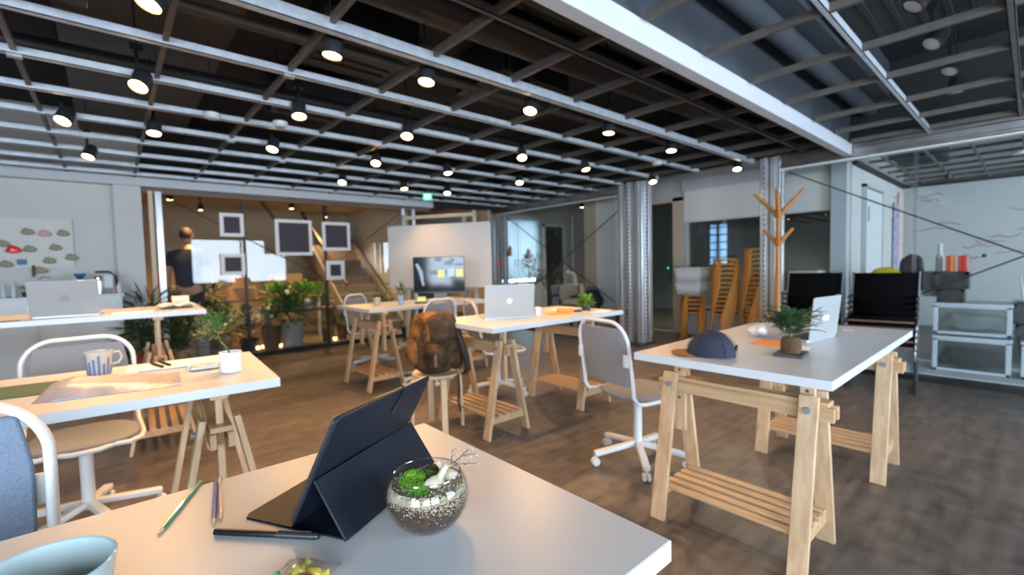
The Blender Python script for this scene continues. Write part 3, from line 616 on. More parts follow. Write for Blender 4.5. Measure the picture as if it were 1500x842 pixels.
def arc_back(zb, zt2, w, x0, x1, n=10, r=.13):
    """outline of backrest in its plane: list of (u, v)"""
    pts = []
    for i in range(n+1):
        a = PI/2*i/n; pts.append((w/2-r+r*math.cos(a) if False else w/2-r+r*math.cos(a), zt2-r+r*math.sin(a)))
    left = [(-u, v) for u, v in reversed(pts)]
    return pts+left
def office_chair(label, x, y, rz, fab='fabg', seat_z=.46):
    """faces local +X"""
    t = thing('office_chair', label, 'chair', (x, y, 0), rz, 'white framed swivel chairs')
    # seat: rounded pad with white rim tube
    outl = []
    for i in range(32):
        a = 2*PI*i/32; c, s = math.cos(a), math.sin(a); e = 2.6
        outl.append(((abs(c)**(2/e))*(1 if c > 0 else -1)*.215+.01, (abs(s)**(2/e))*(1 if s > 0 else -1)*.215))
    b = MB(); k = len(outl)
    for sc_, z in ((.90, seat_z-.030), (.98, seat_z-.018), (.98, seat_z-.004), (.90, seat_z+.006), (.5, seat_z+.002), (.02, seat_z-.002)):
        b.v += [(px*sc_, py*sc_, z) for px, py in outl]
    for r_ in range(5):
        for i in range(k): b.f.append((r_*k+i, r_*k+(i+1) % k, (r_+1)*k+(i+1) % k, (r_+1)*k+i)); b.mi.append(0)
    b.f.append(tuple(reversed(range(k)))); b.mi.append(0)
    b.build('seat', fab, t)
    W2 = .21; zb, ztop = seat_z+.10, seat_z+.45; tilt = .14
    def bp(u, z): return (-.225-(z-seat_z)*tilt, u, z)
    # one continuous tube: seat edge, up the sides, arch over the top
    pts = []
    for i in range(9):                         # right side of seat, front to back
        a = -PI/2*i/8; 
    side = []
    for px, py in [(.20, .10), (.21, .16), (.17, .205), (.08, .222), (-.05, .225), (-.15, .224)]: side.append((px, py, seat_z-.022))
    side += [(-.205, .222, seat_z-.012), (-.235, .22, seat_z+.03)]
    for z in (seat_z+.10, seat_z+.20, seat_z+.30): side.append((-.225-(z-seat_z)*tilt, .22, z))
    for i in range(1, 13):
        a = PI/2*i/12; u = .22-.13+.13*math.cos(a); z = ztop-.13+.13*math.sin(a); side.append(bp(u, z))
    full = side+[(p[0], -p[1], p[2]) for p in reversed(side)]
    front = [(.232, -.05, seat_z-.024), (.235, 0, seat_z-.024), (.232, .05, seat_z-.024)]
    MB().tube(full+front, .0115, 10, closed=True).build('frame', 'whitem', t)
    # backrest pad
    b = MB(); n = 10; m2 = 8
    for layer, off in ((0, .012), (1, -.010)):
        for j in range(m2+1):
            z = zb-.02+(ztop-.035-zb+.02)*j/m2
            for i in range(n+1):
                u = -1+2*i/n; f = 1
                zz = (j/m2)
                hw = .195*(1-.22*max(0, zz-.62)**1.5*6*.38)*(1-.10*max(0, .25-zz)*4*.6)
                curve = .020*(1-u*u)
                p = bp(u*hw, z); b.v.append((p[0]-curve+off+.004, p[1], p[2]))
    st = (n+1)*(m2+1)
    for L_ in (0, 1):
        for j in range(m2):
            for i in range(n):
                a = L_*st+j*(n+1)+i; b.f.append((a, a+1, a+n+2, a+n+1)); b.mi.append(0)
    rim = [j*(n+1) for j in range(m2+1)]+[m2*(n+1)+i for i in range(1, n+1)]+[j*(n+1)+n for j in range(m2-1, -1, -1)]+[i for i in range(n-1, 0, -1)]
    for i in range(len(rim)):
        a, c = rim[i], rim[(i+1) % len(rim)]; b.f.append((a, c, c+st, a+st)); b.mi.append(0)
    b.build('backrest', fab, t, bevel=.006)
    for sy in (-1, 1):
        p = bp(sy*.205, seat_z+.24); MB().box(p[0]-.03, p[1]-.02, p[2]-.035, p[0]-.012, p[1]+.012, p[2]+.035).build('back_bracket', 'white', t, bevel=.004)
    MB().lathe([(0, seat_z-.07), (.024, seat_z-.07), (.024, seat_z-.03), (0, seat_z-.03)], 14).build('gas_lift', 'black', t)
    MB().lathe([(0, .09), (.027, .09), (.027, seat_z-.07), (0, seat_z-.07)], 16).build('column', 'whitem', t)
    MB().box(-.10, -.07, seat_z-.045, .10, .07, seat_z-.028).build('seat_plate', 'whitem', t)
    MB().tube([(0, -.05, seat_z-.05), (.03, -.19, seat_z-.06), (.03, -.25, seat_z-.055)], .006, 6).build('lever', 'whitem', t)
    for k in range(5):
        a = 2*PI*k/5+.35; ca, sa = math.cos(a), math.sin(a)
        sp_ = MB().bar((ca*.02, sa*.02, .115), (ca*.29, sa*.29, .075), .042, .030, (-sa, ca, 0)).build('base_spoke', 'whitem', t, bevel=.006)
        cst = MB(); cx_, cy_ = ca*.285, sa*.285
        for sd in (-1, 1):
            w_ = MB().lathe([(0, -.009), (.022, -.009), (.026, 0), (.022, .009), (0, .009)], 14)
            cst.add([(cx_+v[0]*ca-(v[2]+sd*.013)*sa, cy_+v[0]*sa+(v[2]+sd*.013)*ca, .026+v[1]) for v in w_.v], w_.f)
        cst.box(-.006, -.004, .03, .006, .004, .07, mtx=Matrix.Translation((cx_, cy_, 0)))
        cst.build('caster', 'white', sp_)
    return t
ch0 = office_chair('grey swivel chair drawn up to the cap end of the right-hand table', 2.44, 1.62, math.radians(-13))
def chair(label, x, y, deg, z=0): return dup(ch0, (x, y, z), math.radians(deg), label)
chair('grey swivel chair behind the left table, its back beyond the mug', -.14, 3.08, -88)
ch1 = office_chair('blue grey chair backrest at the near left edge behind the foreground table', -.345, 1.19, -PI/2, 'fabb', .53)
chair('grey swivel chair behind the middle table, beside the backpack', 2.80, 3.42, -20)
chair('chair with pale arched back beyond the far table, by the whiteboard', 2.50, 5.55, -60)
chair('dark seated swivel chair tucked in front of the far table', 2.52, 4.15+.2, 100)
chair('swivel chair at the cropped left edge in front of the laptop table', -.80, 3.72, 80)
chair('swivel chair at the far left beyond the silver laptop', -1.02, 5.15, -80)

# ---- backpack stool
def frosta(label, x, y, z, rz, m='birch', group=None, r=.175, lw=.042):
    t = thing('stool', label, 'stool', (x, y, z), rz, group)
    MB().lathe([(0, .432), (r-.004, .432), (r, .436), (r, .446), (r-.004, .450), (0, .450)], 28).build('seat', m, t)
    for k in range(4):
        a = PI/4+PI/2*k; ca, sa = math.cos(a), math.sin(a)
        pts = [(ca*.08, sa*.08, .424), (ca*(r-.03), sa*(r-.03), .424), (ca*(r-.008), sa*(r-.008), .414), (ca*(r+.002), sa*(r+.002), .39), (ca*(r+.012), sa*(r+.012), 0)]
        b = MB()
        for p in pts:
            pass
        for i in range(len(pts)-1):
            b.bar(pts[i], pts[i+1], lw, .016, (-sa, ca, 0))
        b.build('leg', m, t)
    return t
frosta('pale birch stool carrying the brown backpack', 1.835, 3.0, 0, .5, 'birch', None, .185)
# stool stacks
st0 = frosta('bent wood stool, lowest of the short stack under the plastic boxes', 6.92, 3.56, 0, .3, 'orangewood', 'stacked amber stools', .185, .058)
for sname, x, y, n, r0 in (('short stack under the plastic boxes', 6.92, 3.56, 5, .3), ('tall middle stack', 6.92, 3.04, 13, 1.0), ('tallest stack beside the steel column', 6.95, 2.60, 15, .6)):
    for k in range(n):
        lab = 'bent wood stool, %s from the bottom of the %s' % (ORD[k], sname)
        if k == 0 and n == 5: st0['label'] = lab; continue
        dup(st0, (x, y, k*.068), r0+k*.105, lab)

# ---- stacked black chairs
def stack_chair(label, x, y, z, rz):
    t = thing('stacking_chair', label, 'chair', (x, y, z), rz, 'stacked black mesh chairs')   # faces +X locally
    b = MB(); n = 8
    for i in range(n+1):
        s_ = i/n
        zc = .86-.34*s_; xc = -.23+.02*s_-.05*math.sin(s_*PI)*0
        b.v += [(xc, -.245, zc), (xc, .245, zc)]
    for i in range(n): b.f.append((2*i, 2*i+1, 2*i+3, 2*i+2)); b.mi.append(0)
    b.build('backrest', 'mesh', t, solid=.012)
    MB().add([(-.20, -.24, .44), (-.20, .24, .44), (.02, .24, .43), (.02, -.24, .43), (.22, .24, .44), (.22, -.24, .44)], [(0, 1, 2, 3), (3, 2, 4, 5)]).build('seat', 'mesh', t, solid=.035)
    MB().box(.215, -.24, .415, .235, .24, .43).build('seat_rail', 'brownwood', t)
    for sy in (-1, 1):
        y_ = sy*.255
        f = MB().tube([(-.235, y_, .87), (-.22, y_, .60), (-.21, y_, .44), (.20, y_, .44), (.235, y_, .41), (.235, y_, .04), (.215, y_, .012), (-.20, y_, .012), (-.22, y_, .012)], .010, 8).build('frame', 'blackp', t)
        MB().lathe([(0, -.012), (.014, -.012), (.014, .012), (0, .012)], 8, (-.225, y_, .62)).build('bolt', 'chrome', f)
        MB().tube([(.235, y_, .41), (.248, y_, .36), (.238, y_, .31)], .008, 6).build('bumper', 'chrome', f)
        MB().tube([(-.22, y_, .62), (-.02, y_, .64), (.10, y_, .63)], .012, 8).build('armrest', 'blackp', t)
    return t
sc0 = None
for sname, x, y, n, rz in (('right-hand stack beside the glass', 5.52, .95, 5, PI+.10), ('left-hand stack behind the coat tree', 5.55, 1.58, 5, PI+.04)):
    for k in range(n):
        lab = 'black mesh chair, %s from the bottom of the %s' % (ORD[k], sname)
        if sc0 is None: sc0 = stack_chair(lab, x, y, 0, rz)
        else: dup(sc0, (x+k*.012, y, k*.056), rz, lab)

# ---- coat tree
ct = thing('coat_tree', 'amber wooden coat tree with forked branches in front of steel column', 'coat rack', (4.6, 1.545, 0))
MB().lathe([(0, 0), (.025, 0), (.024, 1.0), (.019, 1.70), (.012, 1.72), (0, 1.72)], 14).build('trunk', 'tree', ct)
for z0, L_, dz in ((1.66, .20, .20), (1.40, .12, .12), (.50+.15, .11, .10)):
    for a in (.3, 1.9, 3.4, 4.8):
        ca, sa = math.cos(a), math.sin(a)
        MB().tube([(0, 0, z0-.03), (ca*L_*.5, sa*L_*.5, z0+dz*.45), (ca*L_, sa*L_, z0+dz)], [.023, .018, .012], 8).build('branch', 'tree', ct)
for a in (0, 2.1, 4.2):
    MB().bar((math.cos(a)*.0, math.sin(a)*.0, .03), (math.cos(a)*.24, math.sin(a)*.24, .015), .04, .03, (-math.sin(a), math.cos(a), 0)).build('foot', 'tree', ct)

# ================================================================== ELECTRONICS
def laptop(label, x, y, z, rz, open_deg=100, w=.34, d=.235, emblem='disc', lid='alu'):
    """local: hinge along X at y=0; base extends to +Y (user side), lid back faces -Y"""
    t = thing('laptop', label, 'laptop', (x, y, z), rz)
    m = Matrix.Translation((0, d/2, .006))
    bs = MB().prism(rrect(w, d, .012), -.006, .006, m).build('base', 'alu', t, bevel=.001)
    MB().box(-w/2+.02, .02, .0122, w/2-.02, d*.55, .0132).build('keyboard', 'blackp', bs)
    R_ = Matrix.Translation((0, -.001, .010)) @ Matrix.Rotation(math.radians(90-(open_deg-90)*-1), 4, 'X') @ Matrix.Translation((0, d/2, 0))
    ld = MB().prism(rrect(w, d, .012), -.0025, .0025, R_).build('lid', lid, t, bevel=.0008)
    sc_ = MB().prism(rrect(w-.012, d-.012, .004), -.0035, -.0026, R_); sc_.v = [tuple(Matrix.Identity(3) @ Vector(v)) for v in sc_.v]
    sc_.build('screen', 'screen', t)
    # emblem on the outer face
    if emblem == 'disc': e = MB().prism([(.026*math.cos(a*PI/12), .026*math.sin(a*PI/12)) for a in range(24)], .0025, .0032, R_).build('emblem', 'logo', ld)
    elif emblem == 'apple':
        e = MB().prism([(.020*math.cos(a*PI/12)-.002, .020*math.sin(a*PI/12)*1.0) for a in range(24)], .0025, .0031, R_)
        e.build('emblem', 'logow', ld)
    else: MB().prism([(-.030, -.014), (.030, -.014), (.030, .014), (-.030, .014)], .0025, .0031, R_).build('emblem', 'logow', ld)
    return t
# lid rotation: prism lies in XY, rotated to stand; outer face must look to -Y
laptop('silver laptop with round grey emblem on the far left table', -.232, 4.14, .98, math.radians(-4), 106, .335, .235, 'disc')
laptop('silver laptop with pale emblem on the middle table', 2.345, 2.72, T, math.radians(-27), 100, .40, .262, 'apple')
laptop('silver laptop standing at the far side of the right-hand table', 2.722, .705, T, math.radians(-8+0), 96, .30, .215, 'rect')

# monitor
im = thing('monitor', 'large dark all-in-one monitor with sticky notes on the far table', 'monitor', (3.13, 4.98, T), math.radians(-41))
MB().box(-.325, -.012, .105, .325, .012, .545).build('screen_panel', 'screen', im, bevel=.006)
MB().box(-.325, -.0125, .085, .325, .012, .107).build('chin', 'blackp', im)
MB().bar((0, .03, .16), (0, .09, .01), .16, .008, (1, 0, 0)).box(-.10, -.06, 0, .10, .12, .008).build('stand', 'alu', im)
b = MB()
for (u0, v0, u1, v1, wd) in ((-.28, .46, -.20, .18, .035),):  # pale glare streak on the screen, painted as a glowing shape
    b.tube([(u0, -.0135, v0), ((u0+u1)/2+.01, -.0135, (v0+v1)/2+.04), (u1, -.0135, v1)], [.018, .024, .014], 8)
b.v = [(v[0], -.0135+(v[1]+.0135)*.03, v[2]) for v in b.v]; b.build('screen_glare', mat('screen_glare_pale', (.2, .24, .3), .5, emit=((.35, .42, .5), .35)), im)
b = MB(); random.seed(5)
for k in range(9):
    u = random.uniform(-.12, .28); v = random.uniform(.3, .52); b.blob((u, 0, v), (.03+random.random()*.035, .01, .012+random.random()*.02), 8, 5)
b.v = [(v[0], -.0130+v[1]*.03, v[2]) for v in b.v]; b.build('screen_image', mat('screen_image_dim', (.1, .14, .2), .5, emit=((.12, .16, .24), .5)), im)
for u, v, m, lab in ((.03, .33, 'yellow', 'yellow sticky note, left one on the dark monitor'), (.155, .345, 'cyan', 'pale blue sticky note on the dark monitor'), (.262, .335, 'yellow', 'yellow sticky note at the right edge of the dark monitor')):
    o = MB().box(-.045, -.001, -.05, .045, .001, .05).build('sticky_note', m); p = Matrix.Rotation(math.radians(-41), 3, 'Z') @ Vector((u, -.017, v)); o.location = Vector((3.13, 4.98, T))+p; o.rotation_euler = (0, 0, math.radians(-41)); tag(o, lab, 'sticky note')

# ---- whiteboard on stand
p0 = Vector((3.25, 6.60, 0)); p1 = Vector((4.14, 5.17, 0)); dv = (p1-p0); ang = math.atan2(dv.y, dv.x); L_ = dv.length
wb = thing('whiteboard', 'large mobile whiteboard standing behind the dark monitor', 'whiteboard', tuple((p0+p1)/2), ang)
m = Matrix(((1, 0, 0, 0), (0, 0, -1, 0), (0, 1, 0, 1.41), (0, 0, 0, 1)))
MB().prism(rrect(L_, .95, .04), -.012, .012, m).build('board', 'board', wb, bevel=.003)
for sx in (-1, 1):
    MB().box(sx*.58-.02, .02, .04, sx*.58+.02, .06, 2.06).build('upright', 'jamb', wb, bevel=.003)
    MB().box(sx*.58-.025, -.28, .03, sx*.58+.025, .34, .07).build('foot', 'jamb', wb, bevel=.004)
MB().box(-.60, .02, 1.98, .60, .06, 2.03).build('top_rail', 'jamb', wb, bevel=.003)
MB().box(-.6, -.03, .90, .6, -.012, .93).build('pen_tray', 'alu', wb)

# ================================================================== FOREGROUND ITEMS
# tablet in folio stand
Bv = Vector((.199, .785, T)); F1 = Vector((.250, .686, T)); ldir = Vector((.8722, .4890, 0)).normalized(); nd = Vector((ldir.y, -ldir.x, 0)); wl = .278
th = math.radians(62); up = nd*math.cos(th)+Vector((0, 0, 1))*math.sin(th); nrm = ldir.cross(up)   # points away from support? corrected below
tb = thing('tablet', 'tablet in a dark leather folio standing open on the foreground table', 'tablet', tuple(Bv))
def slab(mb, o, u, v, w, t2, poly, mi=0):
    """extruded polygon in plane (u, v) through o"""
    vs = [o+u*a+v*b_ for a, b_ in poly]; n = len(vs); w = w.normalized()
    return mb.add([p-w*t2/2 for p in vs]+[p+w*t2/2 for p in vs], [tuple(reversed(range(n))), tuple(range(n, 2*n))]+[(i, (i+1) % n, n+(i+1) % n, n+i) for i in range(n)], mi)
back = ldir.cross(up); back = back if back.dot(nd) > 0 else -back           # outward normal of the case back (towards the support side)
O0 = Vector((0, 0, 0))
rp = [(a+wl/2, b_+.105) for a, b_ in rrect(wl, .21, .012)]
o_ = slab(MB(), O0+Vector((0, 0, .004))-back*.004, ldir, up, back, .007, rp).build('tablet_body', 'blackp', tb, bevel=.0015)
slab(MB(), O0+Vector((0, 0, .004))-back*.0080, ldir, up, back, .0008, [(a*.94+wl*.03, b_*.94+.006) for a, b_ in rp]).build('screen', 'screen', tb)
ch = .098                                                                   # crease height along the back
slab(MB(), O0+Vector((0, 0, .004))+back*.0022, ldir, up, back, .004, [(-.002, ch), (wl+.002, ch), (wl+.002, .208), (wl-.004, .214), (.004, .214), (-.002, .208)]).build('back_cover', 'leather', tb, bevel=.0015)
slab(MB(), O0+Vector((0, 0, .004))+back*.0012, ldir, up, back, .003, [(0, 0), (wl, 0), (wl, ch), (0, ch)]).build('lower_cover', 'leather', tb, bevel=.001)
# support panel from crease down to the table
cr = up*ch+Vector((0, 0, .004))+back*.006; f1 = (F1-Bv)+Vector((0, 0, .0025)); sdir = (f1-cr); sl = sdir.length; sdir.normalize(); sn_ = ldir.cross(sdir)
slab(MB(), cr, ldir, sdir, sn_, .004, [(-.002, 0), (wl+.002, 0), (wl+.002, sl), (-.002, sl)]).build('support_panel', 'leather', tb, bevel=.0015)
b = MB()
for off in (.004, sl-.004): b.tube([cr+ldir*.002+sdir*off+sn_*(.0021 if sn_.dot(nd) > 0 else -.0021), cr+ldir*(wl-.002)+sdir*off+sn_*(.0021 if sn_.dot(nd) > 0 else -.0021)], .0005, 5)
b.build('stitched_edge', 'leather', tb)
# floor flap under the tent, and flap lying behind
slab(MB(), O0+Vector((0, 0, .0015)), ldir, nd, Vector((0, 0, 1)), .003, [(0, 0), (wl, 0), (wl, .11), (0, .11)]).build('bottom_flap', 'leather', tb, bevel=.001)
fl = Vector((.136, .869, T))-Bv
slab(MB(), O0+Vector((0, 0, .0016)), ldir, -nd, Vector((0, 0, 1)), .0032, [(0, 0), (wl, 0), (wl, .106), (.012, .106), (0, .098)]).build('front_flap', 'leatherb', tb, bevel=.001)
# elastic pen loop
q = Vector((0, 0, .004))+ldir*.178+up*.205+back*.006
MB().tube([q-back*.008+up*.012, q+up*.012, q-up*.004+back*.001, q-up*.040-ldir*.010+back*.001], .0022, 6).build('elastic_loop', 'black', tb)
tb.rotation_euler = (0, 0, 0)

def rod(b, a, c, r, n=8, mi=0): return b.tube([a, c], r, n, mi=mi)
def pencil(label, a, c, m, r=.0037, tip=True, name='pencil', cat='pencil'):
    a = Vector(a); c = Vector(c); d = (c-a).normalized(); t = thing(name, label, cat, tuple(a))
    a0 = Vector((0, 0, 0)); c0 = c-a
    if tip:
        MB().tube([a0+d*.018, c0], r, 6).build('shaft', m, t)
        MB().tube([a0+d*.004, a0+d*.018], [.0012, r*.95], 6).build('cone', 'woodtip', t); MB().tube([a0, a0+d*.005], [.0003, .0013], 6).build('lead', 'leadg' if m == 'pencilg' else 'logo', t)
        MB().tube([c0, c0+d*.002], [r, r*.7], 6).build('end_cap', m, t)
    return t
pencil('green pencil lying diagonally on the foreground table', (.034, .910, T+.0037), (.113, 1.083, T+.0037), 'pencilg')
pencil('blue glitter pencil, left of the two beside the tablet', (.106, .882, T+.0037), (.134, 1.058, T+.0037), 'glitb')
pencil('silver glitter pencil, right of the two beside the tablet', (.117, .888, T+.0037), (.145, 1.078, T+.0037), 'glits')
pn = thing('pen', 'black felt pen lying in front of the tablet', 'pen', (.104, .853, T+.0055))
e = Vector((.222, .724, T+.0055))-Vector((.104, .853, T+.0055)); d_ = e.normalized()
MB().tube([(0, 0, 0), tuple(e*.62)], .0050, 12).build('barrel', 'black', pn); MB().tube([tuple(e*.60), tuple(e*.97)], .0056, 12).build('cap', 'blackp', pn); MB().tube([tuple(e*.96), tuple(e)], [.0050, .0042], 12).build('cap_end', 'blackp', pn)
MB().tube([tuple(e*.62+Vector((0, 0, .0066))), tuple(e*.93+Vector((0, 0, .0066)))], .0010, 6).build('clip', 'blackp', pn)

# terrarium
tc = Vector((.368, .640, T)); R_ = .066
tr = thing('glass_terrarium', 'round glass bowl terrarium with moss, gravel and dry twig', 'terrarium', tuple(tc))
outer = []; inner = []
zc = .053; ar = math.radians
for i in range(19):
    a = ar(-60+i*(60+36)/18.0); outer.append((R_*math.cos(a), zc+R_*.90*math.sin(a)))
prof = [(0, .0015), (outer[0][0]*.96, .001)]+[(r, max(z, .0012)) for r, z in outer]
prof += [(outer[-1][0]-.0002, outer[-1][1]+.0015), (outer[-1][0]-.0020, outer[-1][1]+.0015)]
inn = [(r-.0022, max(z, .0040)) for r, z in reversed(outer)]+[(0, .0040)]
gl = mat('terrarium_glass', (1, 1, 1), 0, trans=1, spec=.5); gl.node_tree.nodes['Principled BSDF'].inputs['IOR'].default_value = 1.45
M['tglass'] = glass_material('thin_bowl_glass', (.96, .97, .97), .02)
MB().lathe(prof+inn, 48).build('bowl', 'tglass', tr)
M['rimglass'] = glass_material('bright_rim_glass', (.80, .83, .84), .30)
MB().tube([(outer[-1][0]*math.cos(a*PI/24), outer[-1][0]*math.sin(a*PI/24), outer[-1][1]+.001) for a in range(48)], .0011, 8, True).build('rim', 'rimglass', tr)
def rin(z): # inner radius at height z
    s_ = (z-zc)/(R_*.90); return max(.005, R_*math.sqrt(max(0, 1-s_*s_))-.0032)
pr_ = [(0, .0045)]+[(rin(.0045+k*.0030), .0045+k*.0030) for k in range(20)]+[(0, .0630)]
MB().lathe(pr_, 40).build('soil', 'soil', tr)
random.seed(11); b = MB(); b2_ = MB()
for k in range(2600):
    a = random.uniform(0, 2*PI); z = .060+random.gauss(0, .0075)+.005*math.sin(a*2+1); z = min(max(z, .034), .074); r = rin(z)-.0004-random.random()*.0012
    s_ = random.uniform(.0010, .0021); b.blob((r*math.cos(a), r*math.sin(a), z), (s_, s_*.8, s_*.8), 5, 3)
for k in range(220):
    a = random.uniform(0, 2*PI); rr = math.sqrt(random.random())*.052; s_ = random.uniform(.001, .002); b.blob((rr*math.cos(a), rr*math.sin(a), .0685+random.random()*.004), s_, 5, 3)
for k in range(60):
    a = random.uniform(0, 2*PI); z = random.uniform(.024, .052); r = rin(z)-.0006; s_ = random.uniform(.0010, .0020); b.blob((r*math.cos(a), r*math.sin(a), z), (s_, s_*.8, s_*.7), 5, 3)
b.build('gravel', 'gravel', tr)['kind'] = 'stuff'
MB().lathe([(0, .060), (rin(.063), .062), (rin(.070)-.001, .070), (rin(.070)-.012, .0695), (0, .067)], 32).build('gravel_bed', 'gravel', tr)
camdir = Vector((math.sin(.71878), math.cos(.71878), 0)); rgt = Vector((math.cos(.71878), -math.sin(.71878), 0))
def mossclump(name, m, c, rr, n, seed):
    random.seed(seed); b = MB()
    for k in range(n):
        a = random.uniform(0, 2*PI); ph = random.uniform(0, PI/2); d = Vector((math.cos(a)*math.cos(ph), math.sin(a)*math.cos(ph), math.sin(ph)*.8)); p = Vector(c)+d*rr*random.uniform(.65, 1.05)
        for q in range(3):
            dd_ = (d+Vector((random.uniform(-.7, .7), random.uniform(-.7, .7), random.uniform(-.2, .7)))).normalized(); L2 = random.uniform(.003, .0075)
            b.tube([p, p+dd_*L2], [.0010, .0004], 4)
    b.blob(c, (rr*.85, rr*.85, rr*.62), 12, 8, jit=.3)
    o = b.build(name, m, tr); o['kind'] = 'stuff'
lf = -rgt
mossclump('moss', 'moss', tuple(lf*.020-camdir*.006+Vector((0, 0, .071))), .021, 900, 1)
mossclump('moss', 'moss', tuple(lf*.008-camdir*.028+Vector((0, 0, .069))), .013, 200, 2)
mossclump('dark_moss', 'mossd', tuple(rgt*.000+camdir*.006+Vector((0, 0, .071))), .018, 260, 3)
mossclump('brown_moss', 'mossr', tuple(rgt*.004+camdir*.028+Vector((0, 0, .072))), .013, 200, 4)
def bird(c, s_, ang, lab):
    f = thing('figurine', None, None, c, ang); f.parent = tr
    f2 = MB(); f2.blob((0, 0, .010*s_), (.013*s_, .008*s_, .009*s_)).tube([(.006*s_, 0, .013*s_), (.011*s_, 0, .022*s_), (.014*s_, 0, .027*s_)], [.0065*s_, .0048*s_, .0045*s_], 10).blob((.015*s_, 0, .028*s_), .0048*s_).tube([(-.008*s_, 0, .012*s_), (-.017*s_, 0, .008*s_)], [.005*s_, .002*s_], 8)
    f2.build('figurine_body', 'figw', f); MB().tube([(.018*s_, 0, .028*s_), (.023*s_, 0, .0275*s_)], [.002*s_, .0006*s_], 6).build('beak', 'figo', f)
bird(tuple(rgt*.016-camdir*.018+Vector((0, 0, .069))), 1.15, -.3, '')
bird(tuple(rgt*.034+camdir*.006+Vector((0, 0, .071))), 1.05, 2.4, '')
b = MB(); bb = MB(); random.seed(4)
rt = rgt*.030+camdir*.015+Vector((0, 0, .055))
def twig(p, d, L2, depth):
    q = p+d*L2; b.tube([p, (p+q)/2+Vector((0, 0, .001)), q], [.0007, .0006, .0004], 5)
    if depth == 0:
        for k in range(6): bb.blob(tuple(q+Vector((random.uniform(-1, 1), random.uniform(-1, 1), random.uniform(-1, 1)))*.003), random.uniform(.0007, .0014), 5, 4)
        return
    for k in range(2):
        nd_ = (d+rgt*random.uniform(-.5, .6)+Vector((0, 0, random.uniform(-.5, .6)))).normalized(); twig(q, nd_, L2*.72, depth-1)
    for k in range(3): bb.blob(tuple(p+(q-p)*random.random()+Vector((0, 0, .0015))), .0009, 5, 4)
rt = rgt*.030+camdir*.018+Vector((0, 0, .069)); st1 = (rgt*.30+Vector((0, 0, 1))).normalized(); q1 = rt+st1*.022
b.tube([rt, q1], .0008, 5)
def spray(p, d, L2, n):
    q = p+d*L2; b.tube([p, (p+q)/2+Vector((0, 0, .0015)), q], [.0009, .0008, .0005], 5)
    for k in range(n):
        o2 = p+(q-p)*(k+1)/n; dd = (d*.4+Vector((0, 0, 1 if k % 2 else -.25))*.8+rgt*random.uniform(-.4, .5)+camdir*random.uniform(-.3, .3)).normalized(); e2 = o2+dd*random.uniform(.004, .009)
        b.tube([o2, e2], .0005, 4)
        for q2 in range(4): bb.blob(tuple(e2+Vector((random.uniform(-1, 1), random.uniform(-1, 1), random.uniform(-1, 1)))*.0018), random.uniform(.0010, .0017), 5, 4)
spray(q1, (rgt*.15+Vector((0, 0, 1))).normalized(), .026, 5)
spray(q1, (rgt*.9+Vector((0, 0, .75))).normalized(), .040, 7)
spray(q1+(rgt*.9+Vector((0, 0, .75))).normalized()*.024, (rgt*1.0+Vector((0, 0, .15))).normalized(), .020, 5)
spray(q1, (rgt*1.0+Vector((0, 0, .08))).normalized(), .036, 5)
b.build('dry_twig', 'twig', tr); bb.build('twig_buds', 'bud', tr)['kind'] = 'stuff'

# cup at lower left
cp = thing('mug', 'large pale blue glazed cup cropped at the lower left corner', 'cup', (-.079, .754, T))
MB().lathe([(0, 0), (.042, 0), (.048, .004), (.060, .03), (.066, .066), (.068, .078), (.0665, .0795), (.064, .078), (.062, .066), (.055, .032), (.040, .010), (0, .008)], 48).build('cup_body', 'ceram', cp)
MB().tube([(-.060, -.02, .065), (-.088, -.035, .062), (-.095, -.038, .04), (-.082, -.033, .02), (-.055, -.022, .02)], .0055, 10).build('handle', 'ceram', cp)
# candy bag
cb = thing('candy_bag', 'clear cellophane bag of wrapped sweets at the bottom edge', 'bag', (.165, .640, T))
b = MB(); n = 14
for i in range(n+1):
    for j in range(n+1):
        u = -1+2*i/n; v = -1+2*j/n; h = .022*(1-u*u)*(1-v*v)+.0035*noise.noise(Vector((u*5, v*5, 2)))+.003; b.v.append((u*.048, v*.040, max(.002, h)))
for i in range(n):
    for j in range(n): a = i*(n+1)+j; b.f.append((a, a+1, a+n+2, a+n+1)); b.mi.append(0)
o = b.build('film', 'plastic', cb, smooth=False); o.rotation_euler = (0, 0, .7)
for k, (dx, dy, m, a) in enumerate(((.006, .014, 'candyy', .5), (-.018, .004, 'candyg', 1.6), (.004, -.014, 'candyr', .2), (.022, -.006, 'candyy', 2.2))):
    b = MB().blob((0, 0, .010), (.013, .008, .007), 10, 6); b.tube([(-.012, 0, .010), (-.019, 0, .010)], [.002, .006], 8).tube([(.012, 0, .010), (.019, 0, .010)], [.002, .006], 8)
    o = b.build('sweet', m); o.location = (.165+dx, .640+dy, T); o.rotation_euler = (0, 0, a)
    tag(o, ('yellow wrapped sweet at the top of the cellophane bag', 'green wrapped sweet in the cellophane bag', 'red wrapped sweet in the cellophane bag', 'yellow wrapped sweet low in the cellophane bag')[k], 'sweet')

